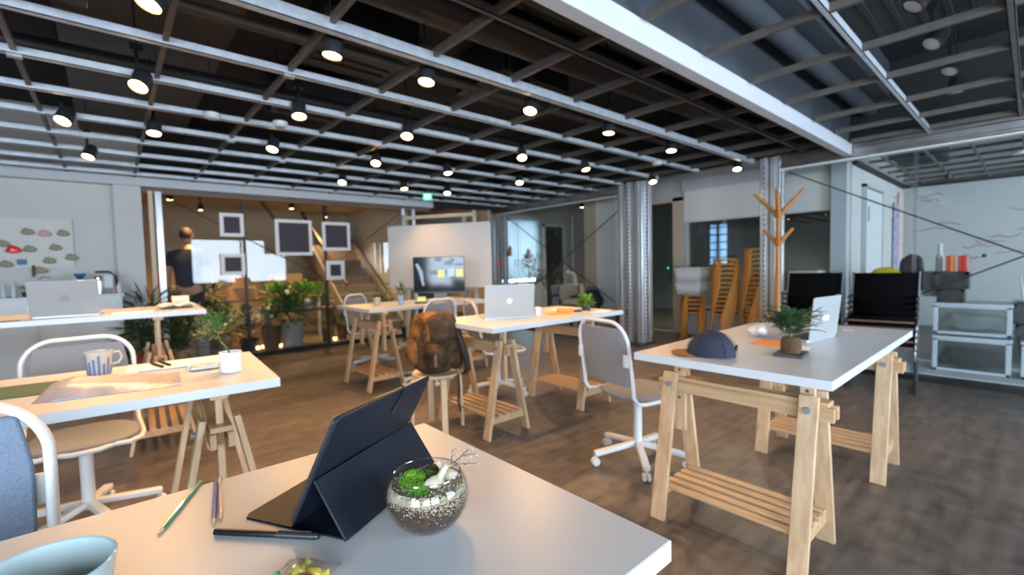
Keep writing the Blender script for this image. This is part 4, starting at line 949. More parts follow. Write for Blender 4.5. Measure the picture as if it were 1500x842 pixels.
# ================================================================== RIGHT TABLE ITEMS
cap = thing('baseball_cap', 'navy cap with tan brim on the right-hand table', 'cap', (1.985, .935, T), math.radians(118))
b = MB(); n, m_ = 28, 9; b.v = []
for i in range(m_+1):
    ph = PI/2*i/m_
    for j in range(n):
        a = 2*PI*j/n; r = .092*math.cos(ph)**.8*(1+.03*math.sin(a*3+1)); x = r*math.cos(a)*1.08; y = r*math.sin(a)*.93; z = .105*math.sin(ph)
        z += .006*noise.noise(Vector((x*22, y*22, z*22))); x += .006*noise.noise(Vector((x*25, y*25, 3))); b.v.append((x, y, max(z, 0.0)))
for i in range(m_):
    for j in range(n): b.f.append((i*n+j, i*n+(j+1) % n, (i+1)*n+(j+1) % n, (i+1)*n+j)); b.mi.append(0)
b.build('crown', 'navy', cap)
MB().blob((0, 0, .107), .006).build('button', 'navy', cap)
b = MB()
for k in range(3):
    a = PI*k/3; pts = [(.1005*math.cos(ph)**.8*math.cos(a)*1.05, .1005*math.cos(ph)**.8*math.sin(a)*.9, .106*math.sin(ph)+.001) for ph in [PI*q/12 for q in range(0, 7)]]
    b.tube(pts, .0012, 5); b.tube([(-x, -y, z) for x, y, z in pts], .0012, 5)
b.build('seam', 'navy', cap)
outl = [(.075, -.078), (.115, -.074), (.145, -.055), (.163, -.025), (.168, 0), (.163, .025), (.145, .055), (.115, .074), (.075, .078), (.095, .04), (.100, 0), (.095, -.04)]
MB().prism(outl, .006, .010).build('brim', 'tan', cap, bevel=.0015)
MB().tube([(-.095, .03, .03), (-.102, .012, .045), (-.103, -.012, .045), (-.096, -.03, .03)], .004, 6).build('back_strap', 'navy', cap)

def leafcluster(b, c, n, spread, leaf, droop=.2, up_=.5, aspect=.35, flat=.6):
    for k in range(n):
        a = random.uniform(0, 2*PI); el = random.uniform(-.2, 1)*up_*PI/2; d = Vector((math.cos(a)*math.cos(el), math.sin(a)*math.cos(el), math.sin(el)))
        p = Vector(c)+Vector((d.x*spread[0], d.y*spread[0], d.z*spread[1]))*random.uniform(.25, 1); dr_ = (d+Vector((0, 0, -droop))+Vector((random.uniform(-.5, .5), random.uniform(-.5, .5), random.uniform(-.3, .3)))).normalized()
        sd = dr_.cross(Vector((0, 0, 1))); sd = sd.normalized() if sd.length > .01 else Vector((1, 0, 0)); L2 = leaf*random.uniform(.7, 1.3); w = L2*aspect
        mid = p+dr_*L2*.5+Vector((0, 0, L2*.06)); b.add([p, mid+sd*w/2, p+dr_*L2, mid-sd*w/2], [(0, 1, 2), (0, 2, 3)])
def fern_frond(b, base, d, L2, leaf, n=12, droop=.6):
    base = Vector(base); d = Vector(d).normalized(); sd = d.cross(Vector((0, 0, 1))).normalized(); prev = base; pts = []
    for i in range(n+1):
        s_ = i/n; p = base+d*L2*s_-Vector((0, 0, droop*L2*s_*s_)); pts.append(p)
    b.tube([tuple(p) for p in pts], [max(.0004, .0016*(1-i/n*.7)) for i in range(n+1)], 4)
    for i in range(1, n+1):
        for sg in (-1, 1):
            l = leaf*(1-.55*i/n); tip = pts[i]+sd*sg*l+d*l*.35-Vector((0, 0, l*.25)); m2 = (pts[i]+tip)/2; w = d*l*.22
            b.add([pts[i], m2+w, tip, m2-w], [(0, 1, 2), (0, 2, 3)])
kp = thing('potted_fern', 'small fern in a mossy root ball on a charcoal slate, right-hand table', 'plant', (2.205, .688, T))
o = MB().box(-.07, -.055, 0, .07, .055, .012).build('slate_tray', 'slate', kp, bevel=.002); o.rotation_euler = (0, 0, .1)
MB().lathe([(0, .012), (.036, .012), (.040, .03), (.039, .06), (.034, .078), (0, .080)], 14).build('root_ball', 'root', kp)
random.seed(21); b = MB(); b.tube([(0, 0, .075), (.01, .01, .12), (-.005, .0, .16)], [.006, .004, .003], 6)
for k in range(24):
    a = random.uniform(0, 2*PI); fern_frond(b, (random.uniform(-.012, .012), random.uniform(-.012, .012), random.uniform(.08, .15)), (math.cos(a), math.sin(a), random.uniform(.5, 1.3)), random.uniform(.10, .19), .032, 11, .35)
fern_frond(b, (0, 0, .13), (-.5, .8, .25), .24, .03, 14, .25); fern_frond(b, (0, 0, .12), (-.55, .75, .6), .20, .03, 12, .5)
leafcluster(b, (0, 0, .15), 230, (.13, .09), .024)
b.build('foliage', 'leafd', kp, smooth=False)['kind'] = 'stuff'
b = MB(); random.seed(2); leafcluster(b, (-.03, .02, .105), 45, (.04, .03), .02, aspect=.7); b.build('pale_flowers', 'white', kp, smooth=False)['kind'] = 'stuff'
def sheet(label, x, y, z, w, d, deg, m, name='paper_sheet', cat='paper', th=.0012, curl=0):
    o = MB().box(-w/2, -d/2, 0, w/2, d/2, th).build(name, m, bevel=.0); o.location = (x, y, z); o.rotation_euler = (0, 0, math.radians(deg)); return tag(o, label, cat)
sheet('glossy orange leaflet on the right-hand table behind the fern', 2.46, .862, T, .19, .14, 0, 'orange', 'leaflet', 'leaflet')
sheet('small white card beside the orange leaflet under the fern', 2.42, .70, T, .10, .045, 12, 'paper', 'card', 'card')
sheet('pale blue slip at the far end of the right-hand table', 3.12, .94, T, .12, .05, -20, 'cyan', 'slip', 'paper')
sheet('yellow edged slip behind the standing laptop', 2.98, .86, T, .10, .03, 10, 'yellow', 'slip', 'paper')
sheet('lilac slip near the far right edge of the right-hand table', 3.18, .70, T, .08, .05, 20, mat('lilac_paper', (.55, .48, .72), .7), 'slip', 'paper')
o = MB(); random.seed(6)
for k in range(5): o.blob((random.uniform(-.04, .04), random.uniform(-.03, .03), .025+random.random()*.02), (.035, .028, .024), 8, 6, jit=.5)
o = o.build('crumpled_paper', 'paper'); o.location = (2.62, .98, T); tag(o, 'crumpled white tissue behind the fern on the right-hand table', 'tissue')

# ================================================================== MIDDLE TABLE ITEMS
sheet('orange notebook lying flat on the middle table', 2.80, 2.62, T, .19, .13, -20, 'orange', 'notebook', 'notebook', .006)
o = MB().box(-.07, -.03, 0, .07, .03, .035).build('orange_case', 'orange', bevel=.008); o.location = (2.93, 2.66, T); o.rotation_euler = (0, 0, -.5); tag(o, 'orange pencil case beside the small potted plant', 'pencil case')
sheet('dark pen box at the end of the orange pencil case', 3.02, 2.60, T, .07, .03, -20, 'black', 'pen_box', 'box', .02)
sheet('white document on the right end of the middle table', 3.14, 2.50, T, .21, .15, -15, 'paper', th=.003)
sheet('pale green folder behind the small potted plant', 3.12, 2.88, T, .28, .12, -10, 'paper', 'folder', 'folder', .004)
sheet('white slip beside the backpack on the middle table', 2.03, 2.72, T, .10, .05, -40, 'bluetrim', 'slip', 'paper', .002)
o = MB().box(-.03, -.02, 0, .03, .02, .07).build('power_adapter', 'white', bevel=.006); o.location = (2.60, 2.665, T); tag(o, 'white upright power adapter next to the middle laptop', 'adapter')
def pot_plant(label, loc, pr, ph, potm, leafm, n, spread, leaf, seed, pots='pot', up_=.9, aspect=.4, droop=.2, taper=.8, flowers=0):
    t = thing('potted_plant', label, 'plant', loc); random.seed(seed)
    MB().lathe([(0, 0), (pr*taper, 0), (pr, ph), (pr*.9, ph), (pr*.88, ph*.9), (0, ph*.88)], 20).build('pot', potm, t)
    MB().lathe([(0, ph*.9), (pr*.87, ph*.9), (pr*.8, ph*.88)], 16).build('soil', 'soil', t)
    b = MB()
    for k in range(5):
        a = random.uniform(0, 6.3); b.tube([(0, 0, ph*.9), (math.cos(a)*spread[0]*.3, math.sin(a)*spread[0]*.3, ph+spread[1]*.4), (math.cos(a)*spread[0]*.6, math.sin(a)*spread[0]*.6, ph+spread[1]*.8)], leaf*.04, 4)
    leafcluster(b, (0, 0, ph+spread[1]*.15), n, spread, leaf, droop, up_, aspect); b.build('foliage', leafm, t, smooth=False)['kind'] = 'stuff'
    if flowers:
        b = MB()
        for k in range(flowers): a = random.uniform(0, 6.3); b.blob((math.cos(a)*spread[0]*.8, math.sin(a)*spread[0]*.8, ph+spread[1]*random.uniform(.5, 1)), leaf*.3, 6, 4)
        b.build('flowers', 'flower', t)['kind'] = 'stuff'
    return t
pot_plant('small bright succulent in a charcoal pot on the middle table', (3.14, 2.60, T), .042, .055, 'blackpot', 'leafb', 90, (.06, .07), .05, 31)
# far table items
pot_plant('tiny plant in a blue grey pot on the far table', (2.45, 4.72, T), .035, .11, 'bluetrim', 'leaf', 70, (.06, .11), .045, 32)
pc = MB().lathe([(0, 0), (.035, 0), (.04, .09), (.037, .09), (.033, .006), (0, .006)], 16).build('paper_cup', 'mugc'); pc.location = (2.23, 4.86, T); tag(pc, 'cream paper cup near the left end of the far table', 'cup')
sheet('open magazine at the left end of the far table', 2.07, 4.98, T, .25, .2, 10, 'paperw', 'magazine', 'magazine', .006)
sheet('green printed card at the left end of the far table', 2.02, 4.72, T, .12, .08, 10, 'yellow', 'card', 'card', .002)
sheet('dark notebook in front of the monitor on the far table', 2.72, 4.68, T, .2, .14, -30, 'slate', 'notebook', 'notebook', .012)
o = MB().box(-.05, -.002, 0, .05, .002, .06).build('green_note', 'yellow'); o.location = (2.82, 4.90, T); o.rotation_euler = (-.2, 0, -.7); tag(o, 'pale green note leaning before the monitor', 'note')
gt = thing('glasses', 'pair of round glasses lying before the monitor', 'glasses', (2.98, 4.62, T))
MB().tube([(.03*math.cos(a*PI/6), .03*math.sin(a*PI/6)*.3, .02+.02*math.sin(a*PI/6)) for a in range(12)], .003, 6, True).build('rim', 'black', gt)
MB().tube([(.07+.03*math.cos(a*PI/6), .03*math.sin(a*PI/6)*.3, .02+.02*math.sin(a*PI/6)) for a in range(12)], .003, 6, True).build('rim', 'black', gt)

# ---- backpack
bk = thing('backpack', 'brown canvas rucksack sitting on the pale birch stool', 'backpack', (1.815, 2.965, .452), math.radians(-41))
def superblob(c, r, e=2.6, n=28, m_=18, lump=.03, fr=6, seed=0):
    b = MB(); c = Vector(c)
    def sg(v, p): return math.copysign(abs(v)**p, v)
    for i in range(m_+1):
        ph = -PI/2+PI*i/m_
        for j in range(n):
            a = 2*PI*j/n; x = sg(math.cos(ph), 2/e)*sg(math.cos(a), 2/e); y = sg(math.cos(ph), 2/e)*sg(math.sin(a), 2/e); z = sg(math.sin(ph), 2/e)
            v = Vector((x*r[0], y*r[1], z*r[2])); k = lump*noise.noise(v*fr+Vector((seed, 0, 0)))*2+lump*.6*noise.noise(v*fr*2.3); v = v*(1+k/max(.1, 1))
            b.v.append(tuple(c+v))
    for i in range(m_):
        for j in range(n): b.f.append((i*n+j, i*n+(j+1) % n, (i+1)*n+(j+1) % n, (i+1)*n+j)); b.mi.append(0)
    return b
def folds(b, amp=.012, fr=16, seed=0):
    out = []
    for v in b.v:
        w = Vector(v); k = 1-abs(noise.noise(Vector((w.x*fr, w.y*fr, w.z*fr*.45+seed))))*2.2; c_ = Vector((0, 0, w.z)); d_ = (w-c_); out.append(tuple(w+(d_.normalized() if d_.length > .01 else Vector((0, 0, 1)))*amp*(k-.6)))
    b.v = out; return b
folds(superblob((0, 0, .19), (.180, .125, .195), 2.9, 44, 26, lump=.04, seed=1), .012, 12).build('main_body', 'canvas', bk)
folds(superblob((-.035, -.005, .31), (.150, .125, .145), 2.5, 44, 24, lump=.06, fr=9, seed=4), .020, 15, 3).build('gathered_top', 'canvaso', bk)
folds(superblob((.055, -.035, .32), (.120, .115, .135), 2.7, 40, 22, lump=.05, fr=8, seed=7), .012, 11, 5).build('lid', 'canvas', bk)
folds(superblob((.02, -.12, .15), (.085, .05, .095), 3, 28, 16, lump=.05, seed=9), .006, 14, 1).build('front_pocket', 'canvas', bk)
folds(superblob((-.155, -.055, .17), (.055, .07, .095), 2.6, 28, 16, lump=.08, fr=10, seed=12), .012, 18, 8).build('side_pocket', 'canvaso', bk)
folds(superblob((.155, -.02, .12), (.045, .075, .10), 2.6, 24, 14, lump=.06, seed=13), .006, 14, 2).build('side_pocket', 'canvas', bk)
MB().add([(-.06, -.172, .235), (.10, -.172, .235), (.10, -.185, .13), (.02, -.188, .105), (-.06, -.185, .13)], [(0, 1, 2, 3, 4)]).build('pocket_flap', 'canvas', bk, solid=.01)
MB().bar((.03, -.196, .17), (.03, -.196, .08), .02, .006, (1, 0, 0)).build('leather_tab', 'buckle', bk)
MB().tube([(-.10, -.11, .44), (-.05, -.135, .40), (-.09, -.135, .33)], .012, 6).build('lid_strap', 'canvaso', bk)
MB().tube([(.10, .0, .43), (.13, -.05, .40), (.19, -.06, .27), (.23, -.05, .12), (.245, -.02, .02), (.20, .02, -.02)], [.014, .018, .022, .022, .018, .012], 8).build('shoulder_strap', 'strap', bk)
MB().tube([(.17, .02, .34), (.215, .01, .2), (.20, .01, .02)], [.01, .02, .014], 8).build('shoulder_strap', 'canvaso', bk)
MB().tube([(.12, .0, .42), (.10, .0, .475), (.07, .0, .46)], .010, 6).build('grab_loop', 'canvaso', bk)
MB().tube([(.17, -.04, -.005), (.175, -.05, -.12), (.165, -.05, -.22), (.18, -.05, -.29)], .009, 6).build('hanging_strap', 'strap', bk)

# ================================================================== LEFT TABLE ITEMS
mg_ = thing('mug', 'cream mug with blue vertical stripes on the left table', 'mug', (-.058, 2.575, T))
MB().lathe([(0, 0), (.036, 0), (.037, .003), (.046, .10), (.043, .10), (.034, .008), (0, .006)], 28).build('mug_body', 'mugc', mg_)
b = MB()
for k, h in enumerate((.075, .05, .085, .055, .07, .045, .08, .06, .05, .09, .06, .07, .085, .05, .075, .04)):
    a = 2*PI*k/16; ca, sa = math.cos(a), math.sin(a)
    b.bar((ca*.0375, sa*.0375, .004), (ca*(.0372+.009*h/.1), sa*(.0372+.009*h/.1), h), .009, .002, (-sa, ca, 0))
b.build('blue_stripes', 'mugb', mg_)
MB().tube([(.040, .010, .088), (.066, .016, .088), (.074, .018, .066), (.062, .015, .042), (.040, .010, .038)], .005, 8).build('handle', 'mugc', mg_)
b = MB(); nx, ny = 22, 10
for i in range(nx+1):
    for j in range(ny+1):
        u = i/nx; v = j/ny; e_ = min(u*5, (1-u)*4); e_ = min(1, e_); w = min(1, min(v, 1-v)*5)
        h = .045*(e_*w)**.5*(1-u*.80)+.004*noise.noise(Vector((u*7, v*6, 1))); b.v.append((u*.40, v*.30-u*.05, max(.001, h)))
for i in range(nx):
    for j in range(ny): a = i*(ny+1)+j; b.f.append((a, a+1, a+ny+2, a+ny+1)); b.mi.append(0)
ev = thing('padded_envelope', 'puffy pale pink mailing bag on the left table', 'mailing bag', (-.22, 2.155, T), math.radians(-4)); b.build('envelope_body', 'poly', ev)
MB().box(.05, -.015, .001, .40, .004, .004).build('seal_strip', 'bluetrim', ev)
sheet('dark green cutting card at the left end of the left table', -.36, 2.44, T, .34, .24, -5, 'greencard', 'card', 'card', .004)
sheet('peach coloured note under the mailing bag', -.13, 2.60, T, .17, .06, 20, mat('peach_paper', (.82, .50, .38), .7), 'note', 'paper', .002)
for i, (a, c) in enumerate((((.118, 2.68), (.150, 2.53)), ((.150, 2.71), (.178, 2.56)))):
    o = MB().tube([(a[0], a[1], T+.006), (c[0], c[1], T+.006)], .006, 8).build('marker_pen', 'black'); tag(o, ('short black pen, left of the two behind the blue pencil', 'short black pen, right of the two behind the blue pencil')[i], 'pen')
tag(MB().tube([(.065, 2.49, T+.004), (.245, 2.46, T+.004)], .0035, 6).build('blue_pencil', 'bluetrim'), 'blue pencil pointing at the silver tin on the left table', 'pencil')
sheet('stack of white cards beside the white pot', .29, 2.42, T, .11, .10, -10, 'paper', 'card_stack', 'cards', .016)
o = MB().box(-.055, -.035, 0, .055, .035, .022).build('metal_tin', 'alu', bevel=.008); o.location = (.285, 2.36, T+.001); o.rotation_euler = (0, 0, -.15); tag(o, 'silver tin lying beside the white pot', 'tin')
sheet('large white sheet along the back of the left table', .22, 2.60, T, .38, .20, -4, 'paper')
lp = thing('potted_plant', 'small tree like plant in a white pot on the left table', 'plant', (.358, 2.215, T))
MB().lathe([(0, 0), (.036, 0), (.040, .003), (.041, .085), (.037, .085), (.036, .07), (0, .07)], 24).build('pot', 'potw', lp)
MB().lathe([(0, .07), (.036, .07), (.034, .075), (0, .078)], 16).build('soil', 'soil', lp)
random.seed(41); b = MB(); b.tube([(0, 0, .07), (-.01, .0, .10), (-.03, .01, .13), (-.04, .01, .16)], [.005, .004, .004, .003], 6)
leafcluster(b, (-.045, .01, .16), 170, (.075, .07), .03, .1, .9, .4); b.build('foliage', 'leaf', lp, smooth=False)['kind'] = 'stuff'
# far left laptop table items
ob = thing('open_book', 'open book lying face up on the far left laptop table', 'book', (.36, 4.30, .98), .2)
b = MB()
for sx in (-1, 1):
    for i in range(6):
        u0, u1 = i/6, (i+1)/6; z0, z1 = .02+.02*math.sin(u0*PI), .02+.02*math.sin(u1*PI); b.add([(sx*u0*.11, -.07, z0), (sx*u1*.11, -.07, z1), (sx*u1*.11, .07, z1), (sx*u0*.11, .07, z0)], [(0, 1, 2, 3)])
b.build('pages', 'paperw', ob, solid=.012); MB().box(-.09, -.06, 0, .09, .06, .012).build('cover', 'slate', ob)
o = MB().box(-.055, -.03, 0, .055, .03, .085).build('small_carton', 'paperw', bevel=.002); o.location = (.405, 4.50, .98); tag(o, 'small cream carton behind the open book', 'carton')
sheet('pile of white sheets to the right of the far left laptop', .10, 4.14, .98, .22, .10, -3, 'paper', 'paper_pile', 'paper', .006)
sheet('pink sheet between laptop and open book on the far left table', .22, 4.33, .98, .18, .10, -3, 'pink', 'sheet', 'paper', .003)
sheet('green sheet at the left end of the far left laptop table', -.50, 4.06, .98, .14, .05, 4, 'greencard', 'sheet', 'paper', .003)

# ================================================================== PEGBOARD WALL AND COUNTER
pb = thing('pegboard', 'cream pegboard hung with little clay clouds', 'pegboard', (-.93, BY-.03, 1.62))
MB().box(-.61, -.01, -.28, .61, .01, .28).build('panel', 'peg', pb, bevel=.002)
b = MB()
for i in range(40):
    for j in range(18): b.box(-.595+i*.0303, -.0112, -.265+j*.031, -.590+i*.0303, -.0100, -.260+j*.031)
b.build('peg_holes', 'grey', pb, smooth=False)['kind'] = 'stuff'
pegs = [(-.681, 1.736, 'clay', 'grey clay cloud, upper left'), (-.547, 1.72, 'pink', 'dusty pink clay cloud in the top row'), (-.396, 1.728, 'clay', 'grey clay cloud, upper right corner'), (-.675, 1.544, 'clay', 'clay cloud beside the glossy red one'),
        (-.467, 1.561, 'clay', 'clay cloud in the middle of the second row'), (-.525, 1.412, 'clay', 'clay cloud low in the centre'), (-.342, 1.45, 'clay', 'clay cloud at the right edge'), (-.862, 1.376, 'clay', 'clay cloud, lower left of the blue tag'), (-.602, 1.304, 'clay', 'lowest clay cloud hanging off the bottom edge'),
        (-.874, 1.60, 'clay', 'clay cloud at the cropped left edge'), (-.80, 1.535, 'redgl', 'glossy red cloud')]
for i, (x, z, m, lab) in enumerate(pegs):
    b = MB(); s_ = 1.15 if m != 'redgl' else 1.35
    b.blob((0, 0, 0), (.05*s_, .022, .022*s_)); b.blob((-.012, 0, .018), (.028*s_, .02, .032*s_)); b.blob((.018, 0, .012), (.026*s_, .018, .026*s_))
    if m == 'pink': b.blob((0, 0, .035), (.016, .015, .02))
    o = b.build('clay_cloud', m); o.location = (x, BY-.065, z); tag(o, lab+' on the pegboard', 'ornament', 'ornaments on the pegboard')
o = MB().box(-.035, -.01, -.03, .035, .01, .03).build('blue_tag', 'blue', bevel=.004); o.location = (-.745, BY-.06, 1.41); tag(o, 'small blue enamel tag on the pegboard below the red cloud', 'tag')
o = MB().tube([(0, 0, .05), (.01, 0, 0), (-.005, 0, -.08)], [.01, .022, .008], 8).build('dried_bunch', 'twig'); o.location = (-.66, BY-.06, 1.32); tag(o, 'dried brown bunch hanging under the blue tag', 'ornament')
cn = thing('counter_cabinet', 'white counter cabinet below the pegboard', 'cabinet', (-2.0, 7.12, 0))
MB().box(-1.96, -.22, 0, 2.08, .24, 1.00).build('body', 'cabinet', cn, bevel=.003)
MB().box(-1.97, -.25, 1.0, 2.10, .26, 1.03).build('worktop', 'topedge', cn, bevel=.003)
for k in range(6):
    dr_ = MB().box(-1.95+k*.67, -.235, .06, -1.30+k*.67, -.22, .96).build('door', 'cabinet', cn, bevel=.003); MB().box(-1.36+k*.67, -.25, .78, -1.345+k*.67, -.235, .92).build('handle', 'alu', dr_)
def bottle(label, x, y, z, r, h, m='boxg', capm='white'):
    t = thing('bottle', label, 'bottle', (x, y, z)); MB().lathe([(0, 0), (r, 0), (r, h*.72), (r*.5, h*.84), (r*.5, h*.9), (0, h*.9)], 16).build('glass_body', m, t); MB().lathe([(0, h*.9), (r*.6, h*.9), (r*.6, h), (0, h)], 12).build('cap', capm, t)
bottle('left one of two pale grey bottles on the counter', -.865, 7.12, 1.03, .022, .17); bottle('right one of two pale grey bottles on the counter', -.79, 7.12, 1.03, .022, .17)
pot_plant('small green plant on the counter left of the laptop', (-.70, 7.12, 1.03), .035, .05, 'blackpot', 'leafb', 60, (.05, .05), .04, 51)
bottle('stainless coffee kettle body on the counter beside the laptop', -.12, 7.10, 1.03, .05, .2, 'chrome', 'blackp')
fc = thing('coffee_dripper', 'dark blue dripper stand on the counter', 'coffee stand', (-.27, 7.12, 1.03))
MB().lathe([(0, .16), (.02, .17), (.055, .23), (.05, .235), (0, .19)], 16).tube([(0, 0, 0), (0, 0, .17)], .012, 8).lathe([(0, 0), (.045, 0), (.045, .01), (0, .01)], 16).build('stand', 'blue', fc)
ft = thing('tap', 'curved copper tap over the counter', 'tap', (-.50, 7.15, 1.03)); MB().tube([(0, 0, 0), (0, 0, .16), (-.02, 0, .20), (-.07, 0, .21), (-.10, 0, .18)], .010, 8).build('spout', 'alu', ft)
fl_ = thing('desk_lamp', 'black arched lamp with white shade at the end of the counter', 'lamp', (-.02, 7.10, 1.03)); MB().tube([(.06, 0, 0), (.055, 0, .2), (.0, 0, .25), (-.12, 0, .25)], .012, 8).build('arm', 'black', fl_); MB().box(-.05, -.02, .06, .03, .02, .22).build('shade', 'white', fl_, bevel=.006)
bottle('pink tinted bottle, last but one on the counter', .02, 7.12, 1.03, .02, .12, 'pink'); bottle('white jar at the right end of the counter', .06, 7.05, 1.03, .025, .12, 'white')
# wooden shelf / crates under counter
tag(MB().box(-1.1, 5.0, 0, -.5, 5.35, .32).build('low_crate', 'card', bevel=.004), 'brown low crate on the floor below the far left table', 'crate')

# ================================================================== FRAMES ON THE FAR GLASS
for i, (x0, z0, x1, z1, lab) in enumerate(((1.163, 1.741, 1.457, 2.066, 'white framed dark square, upper left on the far glass'), (1.864, 1.473, 2.39, 2.014, 'largest white framed dark square on the far glass'), (2.549, 1.549, 2.994, 2.004, 'white framed dark square to the right of the largest'), (2.587, 1.077, 2.883, 1.384, 'smallest white framed dark square, lowest right'), (1.152, 1.201, 1.45, 1.496, 'white framed dark square, lower left on the far glass'))):
    w, h = x1-x0, z1-z0; t = thing('wall_frame', lab, 'picture frame', ((x0+x1)/2, BY-.035, (z0+z1)/2), 0, 'framed dark squares')
    q = .045 if i != 3 else .06
    MB().box(-w/2, -.014, -h/2, w/2, .014, -h/2+q).box(-w/2, -.014, h/2-q, w/2, .014, h/2).box(-w/2, -.014, -h/2+q, -w/2+q, .014, h/2-q).box(w/2-q, -.014, -h/2+q, w/2, .014, h/2-q).build('frame', 'frame', t)
    e_ = .008; MB().box(-w/2+q, -.010, -h/2+q, w/2-q, -.002, h/2-q).build('dark_panel', 'dmesh', t)
    MB().box(-w/2+q, -.012, -h/2+q, w/2-q, -.004, -h/2+q+e_).box(-w/2+q, -.012, h/2-q-e_, w/2-q, -.004, h/2-q).box(-w/2+q, -.012, -h/2+q, -w/2+q+e_, -.004, h/2-q).box(w/2-q-e_, -.012, -h/2+q, w/2-q, -.004, h/2-q).build('inner_lip', 'card', t)

# ================================================================== PLANTS BEHIND AND BEFORE THE FAR GLASS
pot_plant('bushy green plant in a tall grey pot behind the far glass', (2.15, 7.86, 0), .17, .42, 'greypot', 'leaf', 420, (.34, .50), .13, 61, flowers=6)
pot_plant('bright green arching fern on a high shelf behind the far glass', (2.45, 8.05, .60), .10, .15, 'mugc', 'leafb', 260, (.42, .22), .14, 62)
pot_plant('bright green leafy plant left of the arching fern', (2.02, 8.10, .62), .10, .15, 'mugc', 'leafb', 160, (.22, .24), .13, 63)
tag(MB().box(1.8, 7.95, .56, 2.9, 8.30, .60).box(1.84, 8.0, 0, 1.88, 8.04, .56).box(2.82, 8.0, 0, 2.86, 8.04, .56).box(1.84, 8.2, 0, 1.88, 8.24, .56).box(2.82, 8.2, 0, 2.86, 8.24, .56).build('plant_bench', 'brownwood'), 'brown bench carrying the green ferns behind the far glass', 'bench')
pot_plant('rust coloured clay pot with cream flowers behind the far glass', (1.83, 7.80, 0), .14, .38, 'terra', 'leafd', 160, (.22, .34), .10, 64, flowers=9)
pot_plant('small brown clay pot, left of the pair by the mullion', (2.68, 7.86, .02), .07, .24, 'terra', 'leafy', 60, (.12, .14), .08, 65)
pot_plant('small brown clay pot, right of the pair by the mullion', (2.95, 7.84, .02), .08, .26, 'terra', 'leafd', 70, (.14, .2), .09, 66)
pot_plant('charcoal pot with dark leaves behind the first black mullion', (1.52, 7.85, 0), .12, .22, 'blackpot', 'leafd', 160, (.2, .4), .12, 67)
pot_plant('green leafy plant low at the glass behind the white pot', (1.20, 7.8, .10), .10, .25, 'card', 'leaf', 220, (.26, .34), .11, 68)
pot_plant('feathery light green plant at the left end of the far glass', (.92, 7.8, .05), .10, .25, 'greypot', 'leafy', 150, (.24, .36), .12, 69)
pot_plant('dark leaved plant behind the far glass beside the steel post', (.70, 7.85, .05), .10, .3, 'blackpot', 'leafd', 160, (.22, .50), .13, 70)
def broadleaf(label, x, y, n, h, leaf, seed):
    random.seed(seed); t = thing('broadleaf_plant', label, 'plant', (x, y, 0)); MB().lathe([(0, 0), (.10, 0), (.14, .24), (.12, .24), (0, .21)], 18).build('pot', 'blackpot', t); st_ = MB()
    for k in range(n):
        a = random.uniform(0, 6.28); hh = h*random.uniform(.55, 1); rr = random.uniform(.12, .38); top = Vector((math.cos(a)*rr, math.sin(a)*rr, hh)); st_.tube([(0, 0, .2), (math.cos(a)*rr*.35, math.sin(a)*rr*.35, hh*.7), tuple(top)], .006, 5)
        d = Vector((math.cos(a), math.sin(a), random.uniform(-.5, .2))).normalized(); sd = d.cross(Vector((0, 0, 1))).normalized(); up2 = sd.cross(d); b = MB(); N2 = 10; pts = []
        for i in range(N2): aa = 2*PI*i/N2; rx = leaf*(.5-.5*math.cos(aa)*(-1)); pts.append(top+d*leaf*(.5-.5*math.cos(aa))+sd*leaf*.34*math.sin(aa)*(1.1-.3*math.cos(aa)*-1)-up2*leaf*.05*abs(math.sin(aa)))
        b.add([top+d*leaf*.5+up2*.01]+pts, [(0, i+1, (i+1) % N2+1) for i in range(N2)]); b.build('leaf', 'leafd', t, solid=.002)
    st_.build('stems', 'leaf', t)
broadleaf('broad leaved plant with big dark leaves left of the whiteboard', 3.15, 7.05, 9, .95, .24, 80)
broadleaf('broad leaved plant beside the whiteboard foot', 3.80, 7.05, 8, 1.0, .22, 81)
# before the glass at left: red pot, basket, palms
pot_plant('wiry dark palm in a red pot before the white pilaster', (.29, 6.62, 0), .12, .38, 'red', 'leafd', 170, (.24, .42), .22, 82, aspect=.10, droop=.6)
pot_plant('leafy plant in a wicker basket by the steel post', (.62, 7.02, 0), .15, .30, 'wicker', 'leafd', 140, (.26, .50), .15, 83, aspect=.2)
pot_plant('wiry palm at the end of the white counter', (.30, 7.10, .0), .09, .60, 'blackpot', 'leafd', 80, (.18, .34), .24, 84, aspect=.07, droop=.5)
# plants and furniture in the back room
wt = thing('work_table', 'brown work table with cardboard boxes in the back room', 'table', (1.9, 9.3, 0)); MB().box(-.9, -.35, .72, 1.1, .35, .76).build('tabletop', 'brownwood', wt)
for sx in (-.85, 1.05):
    for sy in (-.3, .3): MB().box(sx-.025, sy-.025, 0, sx+.025, sy+.025, .72).build('leg', 'alu', wt)
for i, (x, y, z, w, d, h, lab) in enumerate(((2.45, 9.25, .76, .50, .35, .42, 'large brown carton on the back room table'), (1.75, 9.3, .76, .40, .30, .20, 'flat brown carton left on the back room table'), (1.15, 9.6, 0, .6, .4, .62, 'tall brown carton on the back room floor'), (1.9, 9.0, 0, .9, .4, .40, 'wide brown carton under the back room table'), (1.62, 9.0, 1.0-.04, .10, .3, .42, 'narrow upright carton on the flat carton'))):
    o = MB().box(-w/2, -d/2, 0, w/2, d/2, h).box(-w/2, -.02, h, w/2, .02, h+.001).build('cardboard_box', 'card', bevel=.004); o.location = (x, y, z); tag(o, lab, 'box', 'cardboard boxes in the back room')
tag(MB().box(.55, 8.55, .0, 1.25, 8.95, .70).build('planter_stand', 'blackpot'), 'black planter stand in front of the standing person', 'planter')
